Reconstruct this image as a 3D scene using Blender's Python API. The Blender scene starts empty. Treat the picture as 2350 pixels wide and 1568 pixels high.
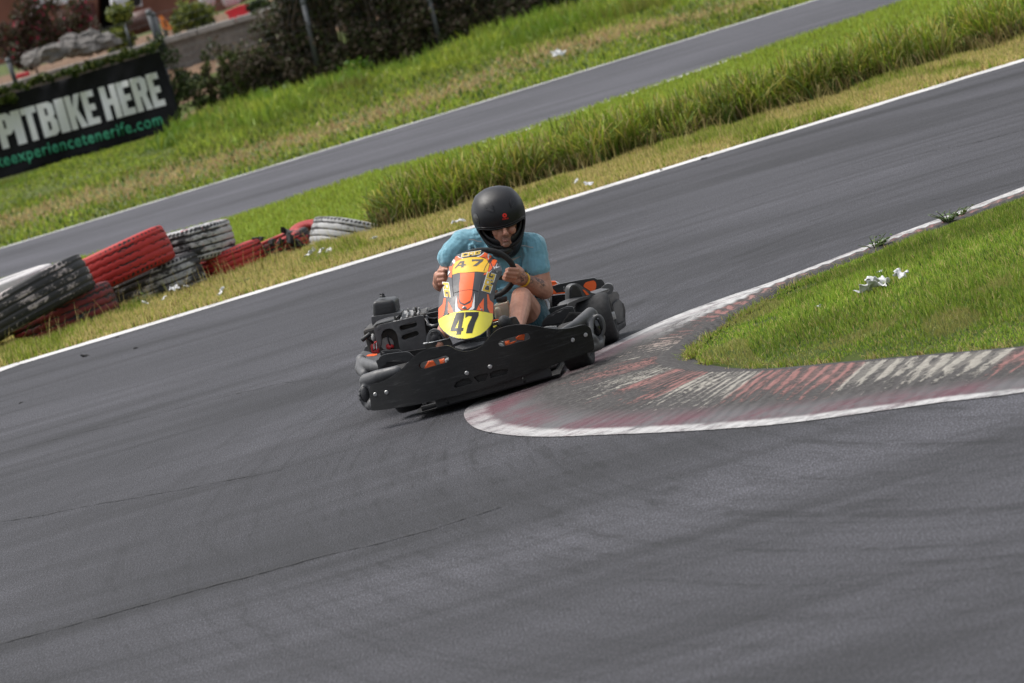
import bpy, bmesh, math, random
import numpy as np
from mathutils import Vector, Matrix, Euler
from mathutils.geometry import tessellate_polygon
from mathutils.bvhtree import BVHTree
R = math.radians
PI = math.pi
rng = np.random.default_rng(47)
random.seed(47)
S = bpy.context.scene

# ------------------------------------------------------------------ camera
ROLL, CAMH, FOC, HOR = R(16.0), 2.41, 12000.0, 122.0
_s, _c = math.sin(ROLL), math.cos(ROLL)
PITCH = math.atan((1175*_s + 784*_c - HOR)/FOC)
FW = Vector((0, math.cos(PITCH), -math.sin(PITCH)))
UP0 = Vector((0, math.sin(PITCH), math.cos(PITCH)))
RT0 = Vector((1, 0, 0))
CX = RT0*_c - UP0*_s
CY = RT0*_s + UP0*_c
CAM = Vector((0, 0, CAMH))
cd = bpy.data.cameras.new('camera')
cam = bpy.data.objects.new('camera', cd)
S.collection.objects.link(cam)
m = Matrix((CX, CY, -FW)).transposed().to_4x4()
m.translation = CAM
cam.matrix_world = m
cd.sensor_width = 36
cd.lens = FOC/2350*36
cd.clip_start = 0.5
cd.clip_end = 3000
cd.dof.use_dof = True
cd.dof.focus_distance = 27.9
cd.dof.aperture_fstop = 7.1
S.camera = cam

# ------------------------------------------------------------------ light
S.view_settings.view_transform = 'Standard'
S.view_settings.look = 'None'
S.view_settings.exposure = 0.42
S.view_settings.gamma = 1
SUN_EL, SUN_AZ = R(66), R(-62)      # azimuth measured from +Y towards +X
W = bpy.data.worlds.new('World')
S.world = W
W.use_nodes = True
wn = W.node_tree
bgn = wn.nodes['Background']
sky = wn.nodes.new('ShaderNodeTexSky')
sky.sky_type = 'NISHITA'
sky.sun_disc = False
sky.sun_elevation = SUN_EL
sky.sun_rotation = SUN_AZ
sky.dust_density = 4
sky.air_density = 1.2
hs = wn.nodes.new('ShaderNodeHueSaturation')
hs.inputs['Saturation'].default_value = 0.33
wn.links.new(sky.outputs[0], hs.inputs['Color'])
wn.links.new(hs.outputs[0], bgn.inputs['Color'])
bgn.inputs['Strength'].default_value = 0.135
sl = bpy.data.lights.new('sun', 'SUN')
sl.energy = 1.7
sl.angle = R(40)
sl.color = (1.0, 0.96, 0.9)
so = bpy.data.objects.new('sun', sl)
S.collection.objects.link(so)
sd = Vector((math.sin(SUN_AZ)*math.cos(SUN_EL), math.cos(SUN_AZ)*math.cos(SUN_EL), math.sin(SUN_EL)))
so.rotation_euler = sd.to_track_quat('Z', 'Y').to_euler()
so.location = (0, 20, 40)

# ------------------------------------------------------------------ measuring helpers
def ray(x, y):
    return FW*FOC + CX*(x-1175) - CY*(y-784)
def G(x, y, z=0.0):
    "ground point seen at a place of the 2350 wide picture"
    d = ray(x, y)
    return CAM + d*((z-CAMH)/d.z)
def AT(x, y, Y):
    d = ray(x, y)
    return CAM + d*(Y/d.y)
YAW = R(5.0)
KO = Vector((-0.17, 27.83, 0))
KL = Vector((math.cos(YAW), -math.sin(YAW), 0))
KB = Vector((math.sin(YAW), math.cos(YAW), 0))
def K(X, Y, ly):
    "kart space point (x across, y back, z up) for a place in the kart close-up, at depth ly"
    d = ray(803.2+X*.35858, 413.1+Y*.35858)
    r = CAM-KO
    p = r + d*((ly-r.dot(KB))/d.dot(KB))
    return Vector((p.dot(KL), ly, p.z))
MM = .832e-3    # metres per close-up pixel at the kart

# ------------------------------------------------------------------ mesh helpers
col = S.collection
def link(o, parent=None, **props):
    col.objects.link(o)
    if parent is not None:
        o.parent = parent
    for k, v in props.items():
        o[k] = v
    return o
def tag(o, label=None, cat=None, group=None, kind=None):
    if label: o['label'] = label
    if cat: o['category'] = cat
    if group: o['group'] = group
    if kind: o['kind'] = kind
    return o
def empty(name, loc=(0, 0, 0), rot=(0, 0, 0)):
    o = bpy.data.objects.new(name, None)
    o.empty_display_size = 0.1
    link(o)
    o.location = loc
    o.rotation_euler = rot
    return o
def obj_bm(name, bm, mat, parent=None, smooth=True):
    me = bpy.data.meshes.new(name)
    bm.to_mesh(me)
    bm.free()
    if smooth:
        me.polygons.foreach_set('use_smooth', [True]*len(me.polygons))
    mats = mat if isinstance(mat, (list, tuple)) else [mat]
    for mm in mats:
        me.materials.append(mm)
    o = bpy.data.objects.new(name, me)
    return link(o, parent)
def obj_pd(name, vs, fs, mat, parent=None, smooth=False):
    me = bpy.data.meshes.new(name)
    me.from_pydata([tuple(v) for v in vs], [], fs)
    me.update()
    if smooth:
        me.polygons.foreach_set('use_smooth', [True]*len(me.polygons))
    me.materials.append(mat)
    return link(bpy.data.objects.new(name, me), parent)
def mod_bevel(o, w, seg=2, ang=40):
    b = o.modifiers.new('b', 'BEVEL'); b.width = w; b.segments = seg
    b.limit_method = 'ANGLE'; b.angle_limit = R(ang); b.harden_normals = False
    return o
def mod_remesh(o, vox, it=4, f=.5):
    r = o.modifiers.new('r', 'REMESH'); r.mode = 'VOXEL'; r.voxel_size = vox; r.use_smooth_shade = True
    s = o.modifiers.new('s', 'SMOOTH'); s.iterations = it; s.factor = f
    return o
def mod_disp(o, strength, scale, tex='CLOUDS'):
    t = bpy.data.textures.new('t', tex); t.noise_scale = scale
    d = o.modifiers.new('d', 'DISPLACE'); d.texture = t; d.strength = strength; d.mid_level = .5; d.texture_coords = 'LOCAL'
    return o
def subsurf(o, n=2):
    s = o.modifiers.new('ss', 'SUBSURF'); s.levels = n; s.render_levels = n
    return o
def basis(d):
    d = d.normalized()
    a = Vector((0, 0, 1)) if abs(d.z) < .9 else Vector((1, 0, 0))
    u = d.cross(a).normalized()
    return u, d.cross(u)
def add_tube(bm, pts, rad, n=12, cap=True):
    "tube of varying radius through points"
    pts = [Vector(p) for p in pts]
    if not isinstance(rad, (list, tuple)): rad = [rad]*len(pts)
    rings = []
    u = None
    for i, p in enumerate(pts):
        d = (pts[min(i+1, len(pts)-1)] - pts[max(i-1, 0)]).normalized()
        if u is None:
            u, v = basis(d)
        else:
            u = (u - d*u.dot(d)).normalized(); v = d.cross(u)
        rings.append([bm.verts.new(p + (u*math.cos(2*PI*k/n) + v*math.sin(2*PI*k/n))*rad[i]) for k in range(n)])
    for a, b in zip(rings, rings[1:]):
        for k in range(n):
            bm.faces.new((a[k], a[(k+1) % n], b[(k+1) % n], b[k]))
    if cap:
        bm.faces.new(list(reversed(rings[0]))); bm.faces.new(rings[-1])
def add_ball(bm, c, r, rot=None, seg=16):
    if not isinstance(r, (tuple, list, Vector)): r = (r, r, r)
    mt = Matrix.Translation(Vector(c))
    if rot is not None: mt = mt @ rot.to_4x4()
    mt = mt @ Matrix.Diagonal((r[0], r[1], r[2], 1))
    bmesh.ops.create_uvsphere(bm, u_segments=seg, v_segments=seg//2+2, radius=1, matrix=mt)
def add_cap(bm, a, ra, b, rb, n=14):
    "tapered capsule"
    a = Vector(a); b = Vector(b)
    add_tube(bm, [a, b], [ra, rb], n)
    add_ball(bm, a, ra, seg=n); add_ball(bm, b, rb, seg=n)
def add_chain(bm, pts, rads, n=14):
    for i in range(len(pts)-1):
        add_cap(bm, pts[i], rads[i], pts[i+1], rads[i+1], n)
def add_box(bm, c, s, rot=None):
    mt = Matrix.Translation(Vector(c))
    if rot is not None: mt = mt @ rot.to_4x4()
    mt = mt @ Matrix.Diagonal((s[0], s[1], s[2], 1))
    bmesh.ops.create_cube(bm, size=1, matrix=mt)
def add_cyl(bm, a, b, r, n=20, r2=None):
    add_tube(bm, [a, b], [r, r if r2 is None else r2], n)
def cr(pts, n=6, closed=True):
    "Catmull-Rom through points"
    P = [Vector((p[0], p[1])) for p in pts]
    out = []
    N = len(P)
    rngi = range(N) if closed else range(N-1)
    for i in rngi:
        p0, p1, p2, p3 = (P[(i-1) % N], P[i], P[(i+1) % N], P[(i+2) % N]) if closed else (P[max(i-1, 0)], P[i], P[i+1], P[min(i+2, N-1)])
        for k in range(n):
            t = k/n
            q = 0.5*((2*p1) + (p2-p0)*t + (2*p0-5*p1+4*p2-p3)*t*t + (3*p1-p0-3*p2+p3)*t**3)
            out.append((q.x, q.y))
    if not closed: out.append((P[-1].x, P[-1].y))
    return out
def flat_bm(polys, step=(40, 40)):
    """polys: list of loops (first outer, rest holes) or list of such lists -> flat bmesh, cut to a grid so that it can be bent"""
    groups = polys if isinstance(polys[0][0][0], (tuple, list)) else [polys]
    bm = bmesh.new()
    for loops in groups:
        L = [[Vector((p[0], p[1], 0)) for p in lp] for lp in loops]
        tris = tessellate_polygon(L)
        flat = [v for lp in L for v in lp]
        vs = [bm.verts.new(v) for v in flat]
        for t in tris:
            try:
                f = bm.faces.new([vs[i] for i in t])
            except ValueError:
                pass
    if step:
        xs = [v.co.x for v in bm.verts]; ys = [v.co.y for v in bm.verts]
        for ax, st, lo, hi in ((0, step[0], min(xs), max(xs)), (1, step[1], min(ys), max(ys))):
            if not st: continue
            k = math.ceil(lo/st+1e-6)
            while k*st < hi-1e-6:
                co = [0, 0, 0]; co[ax] = k*st
                no = [0, 0, 0]; no[ax] = 1
                bmesh.ops.bisect_plane(bm, geom=bm.verts[:]+bm.edges[:]+bm.faces[:], plane_co=co, plane_no=no, dist=1e-5)
                k += 1
    return bm
def shape(name, polys, fn, mat, parent=None, thick=0.0, bevel=0.0, step=(40, 40), smooth=True, toward=None):
    """bend flat loops through fn(x, y) -> point; faces look at the viewer side (-Y); thick goes backwards"""
    bm = flat_bm(polys, step)
    for v in bm.verts:
        v.co = Vector(fn(v.co.x, v.co.y))
    bmesh.ops.recalc_face_normals(bm, faces=bm.faces[:])
    bm.normal_update()
    sgn = sum(f.normal.y*f.calc_area() for f in bm.faces)
    if toward: sgn = -sum(f.normal.dot(Vector(toward))*f.calc_area() for f in bm.faces)
    if sgn > 0:
        bmesh.ops.reverse_faces(bm, faces=bm.faces[:])
    o = obj_bm(name, bm, mat, parent, smooth)
    if thick:
        s = o.modifiers.new('sol', 'SOLIDIFY'); s.thickness = thick; s.offset = -1
    if bevel:
        mod_bevel(o, bevel, 3, 50)
    return o
def text_bm(body, bold=0.0, shear=0.0, spacing=1.0, step=None):
    "outline of a word as a flat bmesh with width/height normalised to 0..1"
    cu = bpy.data.curves.new('t', 'FONT')
    cu.body = body; cu.size = 1; cu.offset = bold; cu.shear = shear; cu.space_character = spacing; cu.resolution_u = 4
    o = bpy.data.objects.new('t', cu); col.objects.link(o)
    bpy.context.view_layer.update()
    dg = bpy.context.evaluated_depsgraph_get()
    me = bpy.data.meshes.new_from_object(o.evaluated_get(dg))
    bm = bmesh.new(); bm.from_mesh(me)
    bpy.data.meshes.remove(me); bpy.data.objects.remove(o); bpy.data.curves.remove(cu)
    xs = [v.co.x for v in bm.verts]
    x0, x1 = min(xs), max(xs)
    return bm, x0, x1
def text_obj(name, body, fn, mat, parent=None, bold=0, shear=0, spacing=1, nx=12, thick=.0):
    "fn(u, v): u 0..1 along the word, v in units of cap height"
    bm, x0, x1 = text_bm(body, bold, shear, spacing)
    for v in bm.verts:
        v.co.x = (v.co.x-x0)/(x1-x0); v.co.y /= 0.69
        v.co.z = 0
    for k in range(1, nx):
        bmesh.ops.bisect_plane(bm, geom=bm.verts[:]+bm.edges[:]+bm.faces[:], plane_co=(k/nx, 0, 0), plane_no=(1, 0, 0), dist=1e-6)
    for v in bm.verts:
        v.co = Vector(fn(v.co.x, v.co.y))
    bmesh.ops.triangulate(bm, faces=bm.faces[:])
    bm.normal_update()
    if sum(f.normal.y*f.calc_area() for f in bm.faces) > 0:
        bmesh.ops.reverse_faces(bm, faces=bm.faces[:])
    o = obj_bm(name, bm, mat, parent, False)
    if thick:
        s = o.modifiers.new('sol', 'SOLIDIFY'); s.thickness = thick; s.offset = -1
    return o

# ------------------------------------------------------------------ materials
def new_mat(name):
    mt = bpy.data.materials.new(name); mt.use_nodes = True
    nt = mt.node_tree
    return mt, nt, nt.nodes['Principled BSDF']
def N(nt, typ, **kw):
    n = nt.nodes.new(typ)
    for k, v in kw.items():
        if k in n.inputs: n.inputs[k].default_value = v
        else: setattr(n, k, v)
    return n
def lk(nt, a, b): nt.links.new(a, b)
def ramp(nt, src, stops, interp='LINEAR'):
    r = nt.nodes.new('ShaderNodeValToRGB'); e = r.color_ramp.elements
    r.color_ramp.interpolation = interp
    while len(e) > 1: e.remove(e[0])
    e[0].position = stops[0][0]; e[0].color = tuple(stops[0][1]) + (1,)
    for p, c in stops[1:]:
        x = e.new(p); x.color = tuple(c) + (1,)
    lk(nt, src, r.inputs[0])
    return r.outputs[0]
def mixc(nt, fac, a, b, mode='MIX'):
    mx = nt.nodes.new('ShaderNodeMix'); mx.data_type = 'RGBA'; mx.blend_type = mode
    for i, v in ((0, fac), (6, a), (7, b)):
        if isinstance(v, (int, float)): mx.inputs[i].default_value = v
        elif isinstance(v, (tuple, list)): mx.inputs[i].default_value = tuple(v)[:3] + (1,)
        else: lk(nt, v, mx.inputs[i])
    return mx.outputs[2]
def mth(nt, op, a, b=None, c=None, clamp=False):
    n = nt.nodes.new('ShaderNodeMath'); n.operation = op; n.use_clamp = clamp
    for i, v in enumerate((a, b, c)):
        if v is None: continue
        if isinstance(v, (int, float)): n.inputs[i].default_value = v
        else: lk(nt, v, n.inputs[i])
    return n.outputs[0]
def coords(nt, scale=(1, 1, 1), kind='Object', rotz=0):
    tc = nt.nodes.new('ShaderNodeTexCoord'); mp = nt.nodes.new('ShaderNodeMapping')
    mp.inputs['Scale'].default_value = scale
    mp.inputs['Rotation'].default_value = (0, 0, rotz)
    lk(nt, tc.outputs[kind], mp.inputs[0])
    return mp.outputs[0]
def noise(nt, vec, scale=5, detail=4, rough=.55, dist=0):
    n = N(nt, 'ShaderNodeTexNoise'); n.inputs['Scale'].default_value = scale; n.inputs['Detail'].default_value = detail
    n.inputs['Roughness'].default_value = rough; n.inputs['Distortion'].default_value = dist
    lk(nt, vec, n.inputs['Vector'])
    return n.outputs[0]
def bump(nt, b, h, strength=.3, dist=.01):
    n = nt.nodes.new('ShaderNodeBump'); n.inputs['Strength'].default_value = strength; n.inputs['Distance'].default_value = dist
    lk(nt, h, n.inputs['Height']); lk(nt, n.outputs[0], b.inputs['Normal'])
def simple(name, c, rough=.5, metal=0, var=.15, scale=12, dust=0.0, dustc=(.25, .24, .23), bmp=.1, coat=0, spec=.5, stretch=(1, 1, 1)):
    mt, nt, b = new_mat(name)
    v = coords(nt, stretch)
    n1 = noise(nt, v, scale, 5, .6)
    lo = tuple(x*(1-var) for x in c); hi = tuple(min(1, x*(1+var)) for x in c)
    cc = ramp(nt, n1, [(.3, lo), (.7, hi)])
    if dust:
        n2 = noise(nt, v, scale*2.3, 8, .7)
        f = ramp(nt, n2, [(.45, (0, 0, 0)), (.75, (dust,)*3)])
        cc = mixc(nt, f, cc, dustc)
    lk(nt, cc, b.inputs['Base Color'])
    rr = ramp(nt, noise(nt, v, scale*3, 4), [(.3, (max(0, rough-.08),)*3), (.7, (min(1, rough+.1),)*3)])
    lk(nt, rr, b.inputs['Roughness'])
    b.inputs['Metallic'].default_value = metal
    b.inputs['Specular IOR Level'].default_value = spec
    if coat: b.inputs['Coat Weight'].default_value = coat; b.inputs['Coat Roughness'].default_value = .15
    if bmp: bump(nt, b, noise(nt, v, scale*20, 3), bmp, .002)
    return mt

M = {}
M['plastic'] = simple('black_plastic', (.028, .028, .030), .42, dust=.25, dustc=(.13, .13, .13), scale=9, stretch=(1, 1, 3))
M['plastic_grey'] = simple('worn_grey_plastic', (.085, .085, .088), .45, dust=.35, dustc=(.2, .2, .2), scale=10)
M['plate'] = simple('scuffed_plate', (.0075, .0075, .008), .5, dust=.22, dustc=(.08, .08, .08), scale=5, stretch=(1, 1, 6), spec=.3)
M['rubber'] = simple('kart_rubber', (.02, .02, .021), .75, dust=.3, dustc=(.08, .08, .08), scale=18)
M['gloss_black'] = simple('gloss_black', (.012, .012, .014), .2, coat=.5)
M['orange'] = simple('orange_vinyl', (1.0, .15, .03), .42, var=.05)
M['yellow'] = simple('yellow_vinyl', (.95, .84, .08), .45, var=.04)
M['amber'] = simple('amber_vinyl', (.86, .52, .04), .4, var=.04)
M['fair_grey'] = simple('charcoal_vinyl', (.06, .06, .066), .35, var=.1)
M['white'] = simple('white_paint', (.78, .78, .78), .4, var=.04)
M['ink'] = simple('black_ink', (.018, .018, .02), .45, var=.1)
M['gold'] = simple('gold_letter', (.68, .45, .035), .45, var=.1)
M['red'] = simple('red_plastic', (.5, .02, .025), .4, var=.2, dust=.2)
M['redlogo'] = simple('red_ink', (.8, .03, .02), .4, var=.05)
M['metal'] = simple('grey_metal', (.42, .42, .42), .38, metal=.9, var=.2, scale=30)
M['alu'] = simple('dull_aluminium', (.36, .36, .355), .6, metal=.05, var=.2, scale=30, dust=.3, dustc=(.12, .11, .1))
M['steel_dark'] = simple('dark_steel', (.06, .058, .055), .5, metal=.5, var=.3, dust=.3, dustc=(.15, .09, .05))
M['tank'] = simple('milky_tank', (.62, .58, .46), .45, var=.1)
M['tank'].node_tree.nodes['Principled BSDF'].inputs['Subsurface Weight'].default_value = .2
M['floor'] = simple('tray', (.01, .01, .01), .8)

# skin with tattooed forearm
def skin_mat():
    mt, nt, b = new_mat('skin')
    v = coords(nt)
    c = ramp(nt, noise(nt, v, 14, 5), [(.3, (.44, .20, .13)), (.7, (.60, .31, .215))])
    f2 = ramp(nt, noise(nt, v, 60, 6), [(.45, (0, 0, 0)), (.75, (.45,)*3)])
    c = mixc(nt, f2, c, (.36, .16, .10))
    tc = nt.nodes.new('ShaderNodeTexCoord')
    ink = None
    for (X, Y, ly, rad) in [(1150, 645, -.04, .040), (1100, 625, -.1, .045), (1225, 660, .02, .038), (1062, 612, -.12, .024), (1190, 640, 0, .04)]:
        d = nt.nodes.new('ShaderNodeVectorMath'); d.operation = 'DISTANCE'
        lk(nt, tc.outputs['Object'], d.inputs[0]); d.inputs[1].default_value = K(X, Y, ly)
        g = mth(nt, 'SUBTRACT', 1.0, mth(nt, 'DIVIDE', d.outputs['Value'], rad), clamp=True)
        ink = g if ink is None else mth(nt, 'MAXIMUM', ink, g)
    pat = ramp(nt, noise(nt, v, 55, 6, .6, 1.5), [(.42, (0, 0, 0)), (.56, (1, 1, 1))])
    fac = mth(nt, 'MULTIPLY', mth(nt, 'MULTIPLY', ink, 1.9, clamp=True), pat)
    fac = mth(nt, 'MULTIPLY', fac, .9)
    c = mixc(nt, fac, c, (.06, .05, .05))
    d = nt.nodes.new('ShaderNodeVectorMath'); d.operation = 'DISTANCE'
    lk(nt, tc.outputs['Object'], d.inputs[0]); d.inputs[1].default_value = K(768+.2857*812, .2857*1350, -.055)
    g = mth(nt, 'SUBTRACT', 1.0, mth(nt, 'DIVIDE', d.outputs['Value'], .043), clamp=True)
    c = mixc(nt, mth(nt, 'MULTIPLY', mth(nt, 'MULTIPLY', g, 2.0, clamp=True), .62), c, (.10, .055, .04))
    lk(nt, c, b.inputs['Base Color'])
    b.inputs['Roughness'].default_value = .5
    b.inputs['Subsurface Weight'].default_value = .15
    b.inputs['Subsurface Radius'].default_value = (.02, .008, .004)
    b.inputs['Subsurface Scale'].default_value = .3
    bump(nt, b, noise(nt, v, 160, 5), .35, .002)
    return mt
M['skin'] = skin_mat()
def cloth_mat(name, c):
    mt, nt, b = new_mat(name)
    v = coords(nt)
    cc = ramp(nt, noise(nt, v, 30, 4), [(.3, tuple(x*.9 for x in c)), (.7, tuple(min(1, x*1.08) for x in c))])
    lk(nt, cc, b.inputs['Base Color'])
    b.inputs['Roughness'].default_value = .85
    b.inputs['Sheen Weight'].default_value = .3
    w1 = noise(nt, coords(nt, (1, .6, .45)), 6, 3, .45, 1.8)
    w2 = noise(nt, v, 900, 2)
    h = mth(nt, 'ADD', mth(nt, 'MULTIPLY', w1, 1.0), mth(nt, 'MULTIPLY', w2, .03))
    bump(nt, b, h, .9, .05)
    return mt
M['shirt'] = cloth_mat('teal_shirt', (.19, .42, .52))
M['shorts'] = cloth_mat('dark_teal_shorts', (.025, .085, .11))

def asphalt_mat(name, base=.054, near=True):
    mt, nt, b = new_mat(name)
    v = coords(nt)
    vg = coords(nt, (1, .22, 1))
    fine = noise(nt, vg, 120, 3, .8)
    cell = N(nt, 'ShaderNodeTexVoronoi'); cell.inputs['Scale'].default_value = 130; lk(nt, vg, cell.inputs['Vector'])
    big = noise(nt, coords(nt, (.22, .35, 1)), 1.1, 5, .6)
    st = noise(nt, coords(nt, (.10, .9, 1), rotz=R(-6)), 1.7, 6, .62, .25)
    st2 = noise(nt, coords(nt, (.25, 3.0, 1), rotz=R(5)), 2.2, 5, .7, .1)
    c = ramp(nt, fine, [(.34, (base*.30,)*3), (.5, (base*.90, base*.90, base*.96)), (.68, (base*2.6, base*2.6, base*2.8))])
    sp = ramp(nt, cell.outputs['Distance'], [(0, (1.5,)*3), (.25, (1,)*3), (.6, (.8,)*3)])
    c = mixc(nt, .4, c, sp, 'MULTIPLY')
    c = mixc(nt, 1, c, (.98, .975, 1.06), 'MULTIPLY')
    bg = ramp(nt, big, [(.3, (.62, .62, .63)), (.7, (1.22, 1.21, 1.22))])
    if near:
        sm = noise(nt, coords(nt, (.16, .42, 1), rotz=R(-14)), 1.5, 3, .5, .8)
        c = mixc(nt, 1, c, ramp(nt, sm, [(.36, (.60,)*3), (.52, (1.0,)*3), (.7, (1.1,)*3)]), 'MULTIPLY')
    c = mixc(nt, 1, c, bg, 'MULTIPLY')
    sk = ramp(nt, st, [(.34, (.52,)*3), (.48, (.95,)*3), (.72, (1.12,)*3)])
    c = mixc(nt, .9, c, sk, 'MULTIPLY')
    sk2 = ramp(nt, st2, [(.32, (.72,)*3), (.46, (1,)*3)])
    c = mixc(nt, .6, c, sk2, 'MULTIPLY')
    if near:
        # rubbered-in arcs: thin dark tyre lines on circles round the apex
        vm = nt.nodes.new('ShaderNodeVectorMath'); vm.operation = 'DISTANCE'
        mp = nt.nodes.new('ShaderNodeMapping'); mp.inputs['Scale'].default_value = (1, .42, 1)
        tc = nt.nodes.new('ShaderNodeTexCoord'); lk(nt, tc.outputs['Object'], mp.inputs[0])
        lk(nt, mp.outputs[0], vm.inputs[0]); vm.inputs[1].default_value = (3.4, 10.2, 0)
        d = vm.outputs['Value']
        cmb = nt.nodes.new('ShaderNodeCombineXYZ')
        lk(nt, mth(nt, 'MULTIPLY', d, 5.0), cmb.inputs[0])
        lk(nt, mth(nt, 'MULTIPLY', big, 3.0), cmb.inputs[1])
        an = noise(nt, cmb.outputs[0], 1.6, 6, .75)
        arc = ramp(nt, an, [(.36, (.38,)*3), (.44, (.85,)*3), (.52, (1.0,)*3), (.7, (1.15,)*3)])
        near_m = ramp(nt, mth(nt, 'DIVIDE', d, 8.0), [(.45, (1, 1, 1)), (.95, (0, 0, 0))])
        cm2 = nt.nodes.new('ShaderNodeCombineXYZ')
        lk(nt, mth(nt, 'MULTIPLY', d, 17.0), cm2.inputs[0]); lk(nt, mth(nt, 'MULTIPLY', big, 7.0), cm2.inputs[1])
        arc2 = ramp(nt, noise(nt, cm2.outputs[0], 1.3, 4, .7), [(.36, (.62,)*3), (.45, (1.0,)*3)])
        arc = mixc(nt, 1, arc, arc2, 'MULTIPLY')
        c2 = mixc(nt, mth(nt, 'MULTIPLY', near_m, .95), c, mixc(nt, 1, c, arc, 'MULTIPLY'))
        c = c2
    lk(nt, c, b.inputs['Base Color'])
    b.inputs['Roughness'].default_value = .78
    b.inputs['Specular IOR Level'].default_value = .35
    bump(nt, b, mth(nt, 'ADD', fine, cell.outputs['Distance']), .55, .006)
    return mt
M['asphalt'] = asphalt_mat('asphalt')
M['asphalt_far'] = asphalt_mat('asphalt_old', .078, False)

def line_mat(name='white_line_paint', wear=.42, pink=False):
    mt, nt, b = new_mat(name)
    v = coords(nt)
    n1 = noise(nt, v, 40, 6, .7); n2 = noise(nt, v, 3, 4, .6)
    w = mth(nt, 'ADD', mth(nt, 'MULTIPLY', n1, .6), mth(nt, 'MULTIPLY', n2, .4))
    f = ramp(nt, w, [(wear-.05, (0, 0, 0)), (wear+.04, (1, 1, 1))])
    c = mixc(nt, f, (.17, .165, .165), ramp(nt, n2, [(.3, (.5, .49, .48)), (.7, (.68, .67, .66))]))
    lk(nt, c, b.inputs['Base Color'])
    b.inputs['Roughness'].default_value = .7
    bump(nt, b, n1, .3, .003)
    return mt
M['line'] = line_mat()

def grass_mat(name, rough=.55, trans=.35):
    mt, nt, b = new_mat(name)
    a = nt.nodes.new('ShaderNodeAttribute'); a.attribute_name = 'tint'
    lk(nt, a.outputs['Color'], b.inputs['Base Color'])
    b.inputs['Roughness'].default_value = rough
    b.inputs['Specular IOR Level'].default_value = .3
    tr = nt.nodes.new('ShaderNodeBsdfTranslucent')
    lk(nt, a.outputs['Color'], tr.inputs['Color'])
    mx = nt.nodes.new('ShaderNodeMixShader'); mx.inputs[0].default_value = trans
    out = nt.nodes['Material Output']
    lk(nt, b.outputs[0], mx.inputs[1]); lk(nt, tr.outputs[0], mx.inputs[2]); lk(nt, mx.outputs[0], out.inputs[0])
    return mt
M['grass'] = grass_mat('grass_blades')
M['leaf'] = grass_mat('leaves', .45, .25)

def soil_mat(name, stops, scale=2.0, stretch=(1, 1, 1), rough=.95):
    mt, nt, b = new_mat(name)
    v = coords(nt, stretch)
    n1 = noise(nt, v, scale, 8, .65)
    n2 = noise(nt, v, scale*18, 5, .7)
    w = mth(nt, 'ADD', mth(nt, 'MULTIPLY', n1, .65), mth(nt, 'MULTIPLY', n2, .35))
    lk(nt, ramp(nt, w, stops), b.inputs['Base Color'])
    b.inputs['Roughness'].default_value = rough
    b.inputs['Specular IOR Level'].default_value = .2
    bump(nt, b, n2, .6, .02)
    return mt

# ================================================================== SETTING
def strip(name, a, b, mat, z=0.0, sub=1, kind='structure', parent=None):
    "sheet between two world polylines of the same length"
    vs = []; fs = []
    n = len(a)
    for i in range(n):
        for k in range(sub+1):
            t = k/sub
            p = Vector(a[i])*(1-t)+Vector(b[i])*t
            vs.append((p.x, p.y, z))
    for i in range(n-1):
        for k in range(sub):
            q = i*(sub+1)+k
            fs.append((q, q+1, q+sub+2, q+sub+1))
    bm = bmesh.new()
    V = [bm.verts.new(v) for v in vs]
    for f in fs: bm.faces.new([V[i] for i in f])
    bmesh.ops.recalc_face_normals(bm, faces=bm.faces[:])
    bm.normal_update()
    if sum(f.normal.z for f in bm.faces) < 0: bmesh.ops.reverse_faces(bm, faces=bm.faces[:])
    return tag(obj_bm(name, bm, mat, parent, False), kind=kind)

# ground sheet: reaches the horizon
M['ground'] = soil_mat('grassy_soil', [(.3, (.035, .05, .012)), (.48, (.07, .095, .02)), (.6, (.12, .13, .04)), (.75, (.2, .16, .07))], 1.2, (.5, .9, 1))
def ground_z(x, y):
    return -0.02
def grid_sheet(name, xs, ys, zf, mat, smooth=True):
    vs = [(x, y, zf(x, y)) for y in ys for x in xs]
    nx = len(xs)
    fs = [(j*nx+i, j*nx+i+1, (j+1)*nx+i+1, (j+1)*nx+i) for j in range(len(ys)-1) for i in range(nx-1)]
    return tag(obj_pd(name, vs, fs, mat, smooth=smooth), kind='structure')
def hump(x, y):
    # far bank: rises behind the fence to the terrace where the buildings stand
    z = -0.02
    if y > 74:
        t = min(1, (y-74)/30)*max(0, min(1, (x+4.2)/1.5 if y > 84 else 1))
        z += .10*math.sin(x*.9+y*.3)*t + .08*math.sin(x*.37-y*.21+1)*t + .06*math.sin(x*1.7+y*.11)*t
    if y > 107:
        t = min(1, (y-107)/11); t = t*t*(3-2*t)
        z += .75*t
    return z
xs = [-400, -200, -100, -60, -40] + [-30+.75*i for i in range(81)] + [40, 60, 100, 200, 400]
ys = [-60, 0, 10, 20, 40, 60, 70] + [74+1.0*i for i in range(46)] + [125, 150, 200, 400, 900]
grid_sheet('ground', xs, ys, hump, M['ground'])

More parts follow.
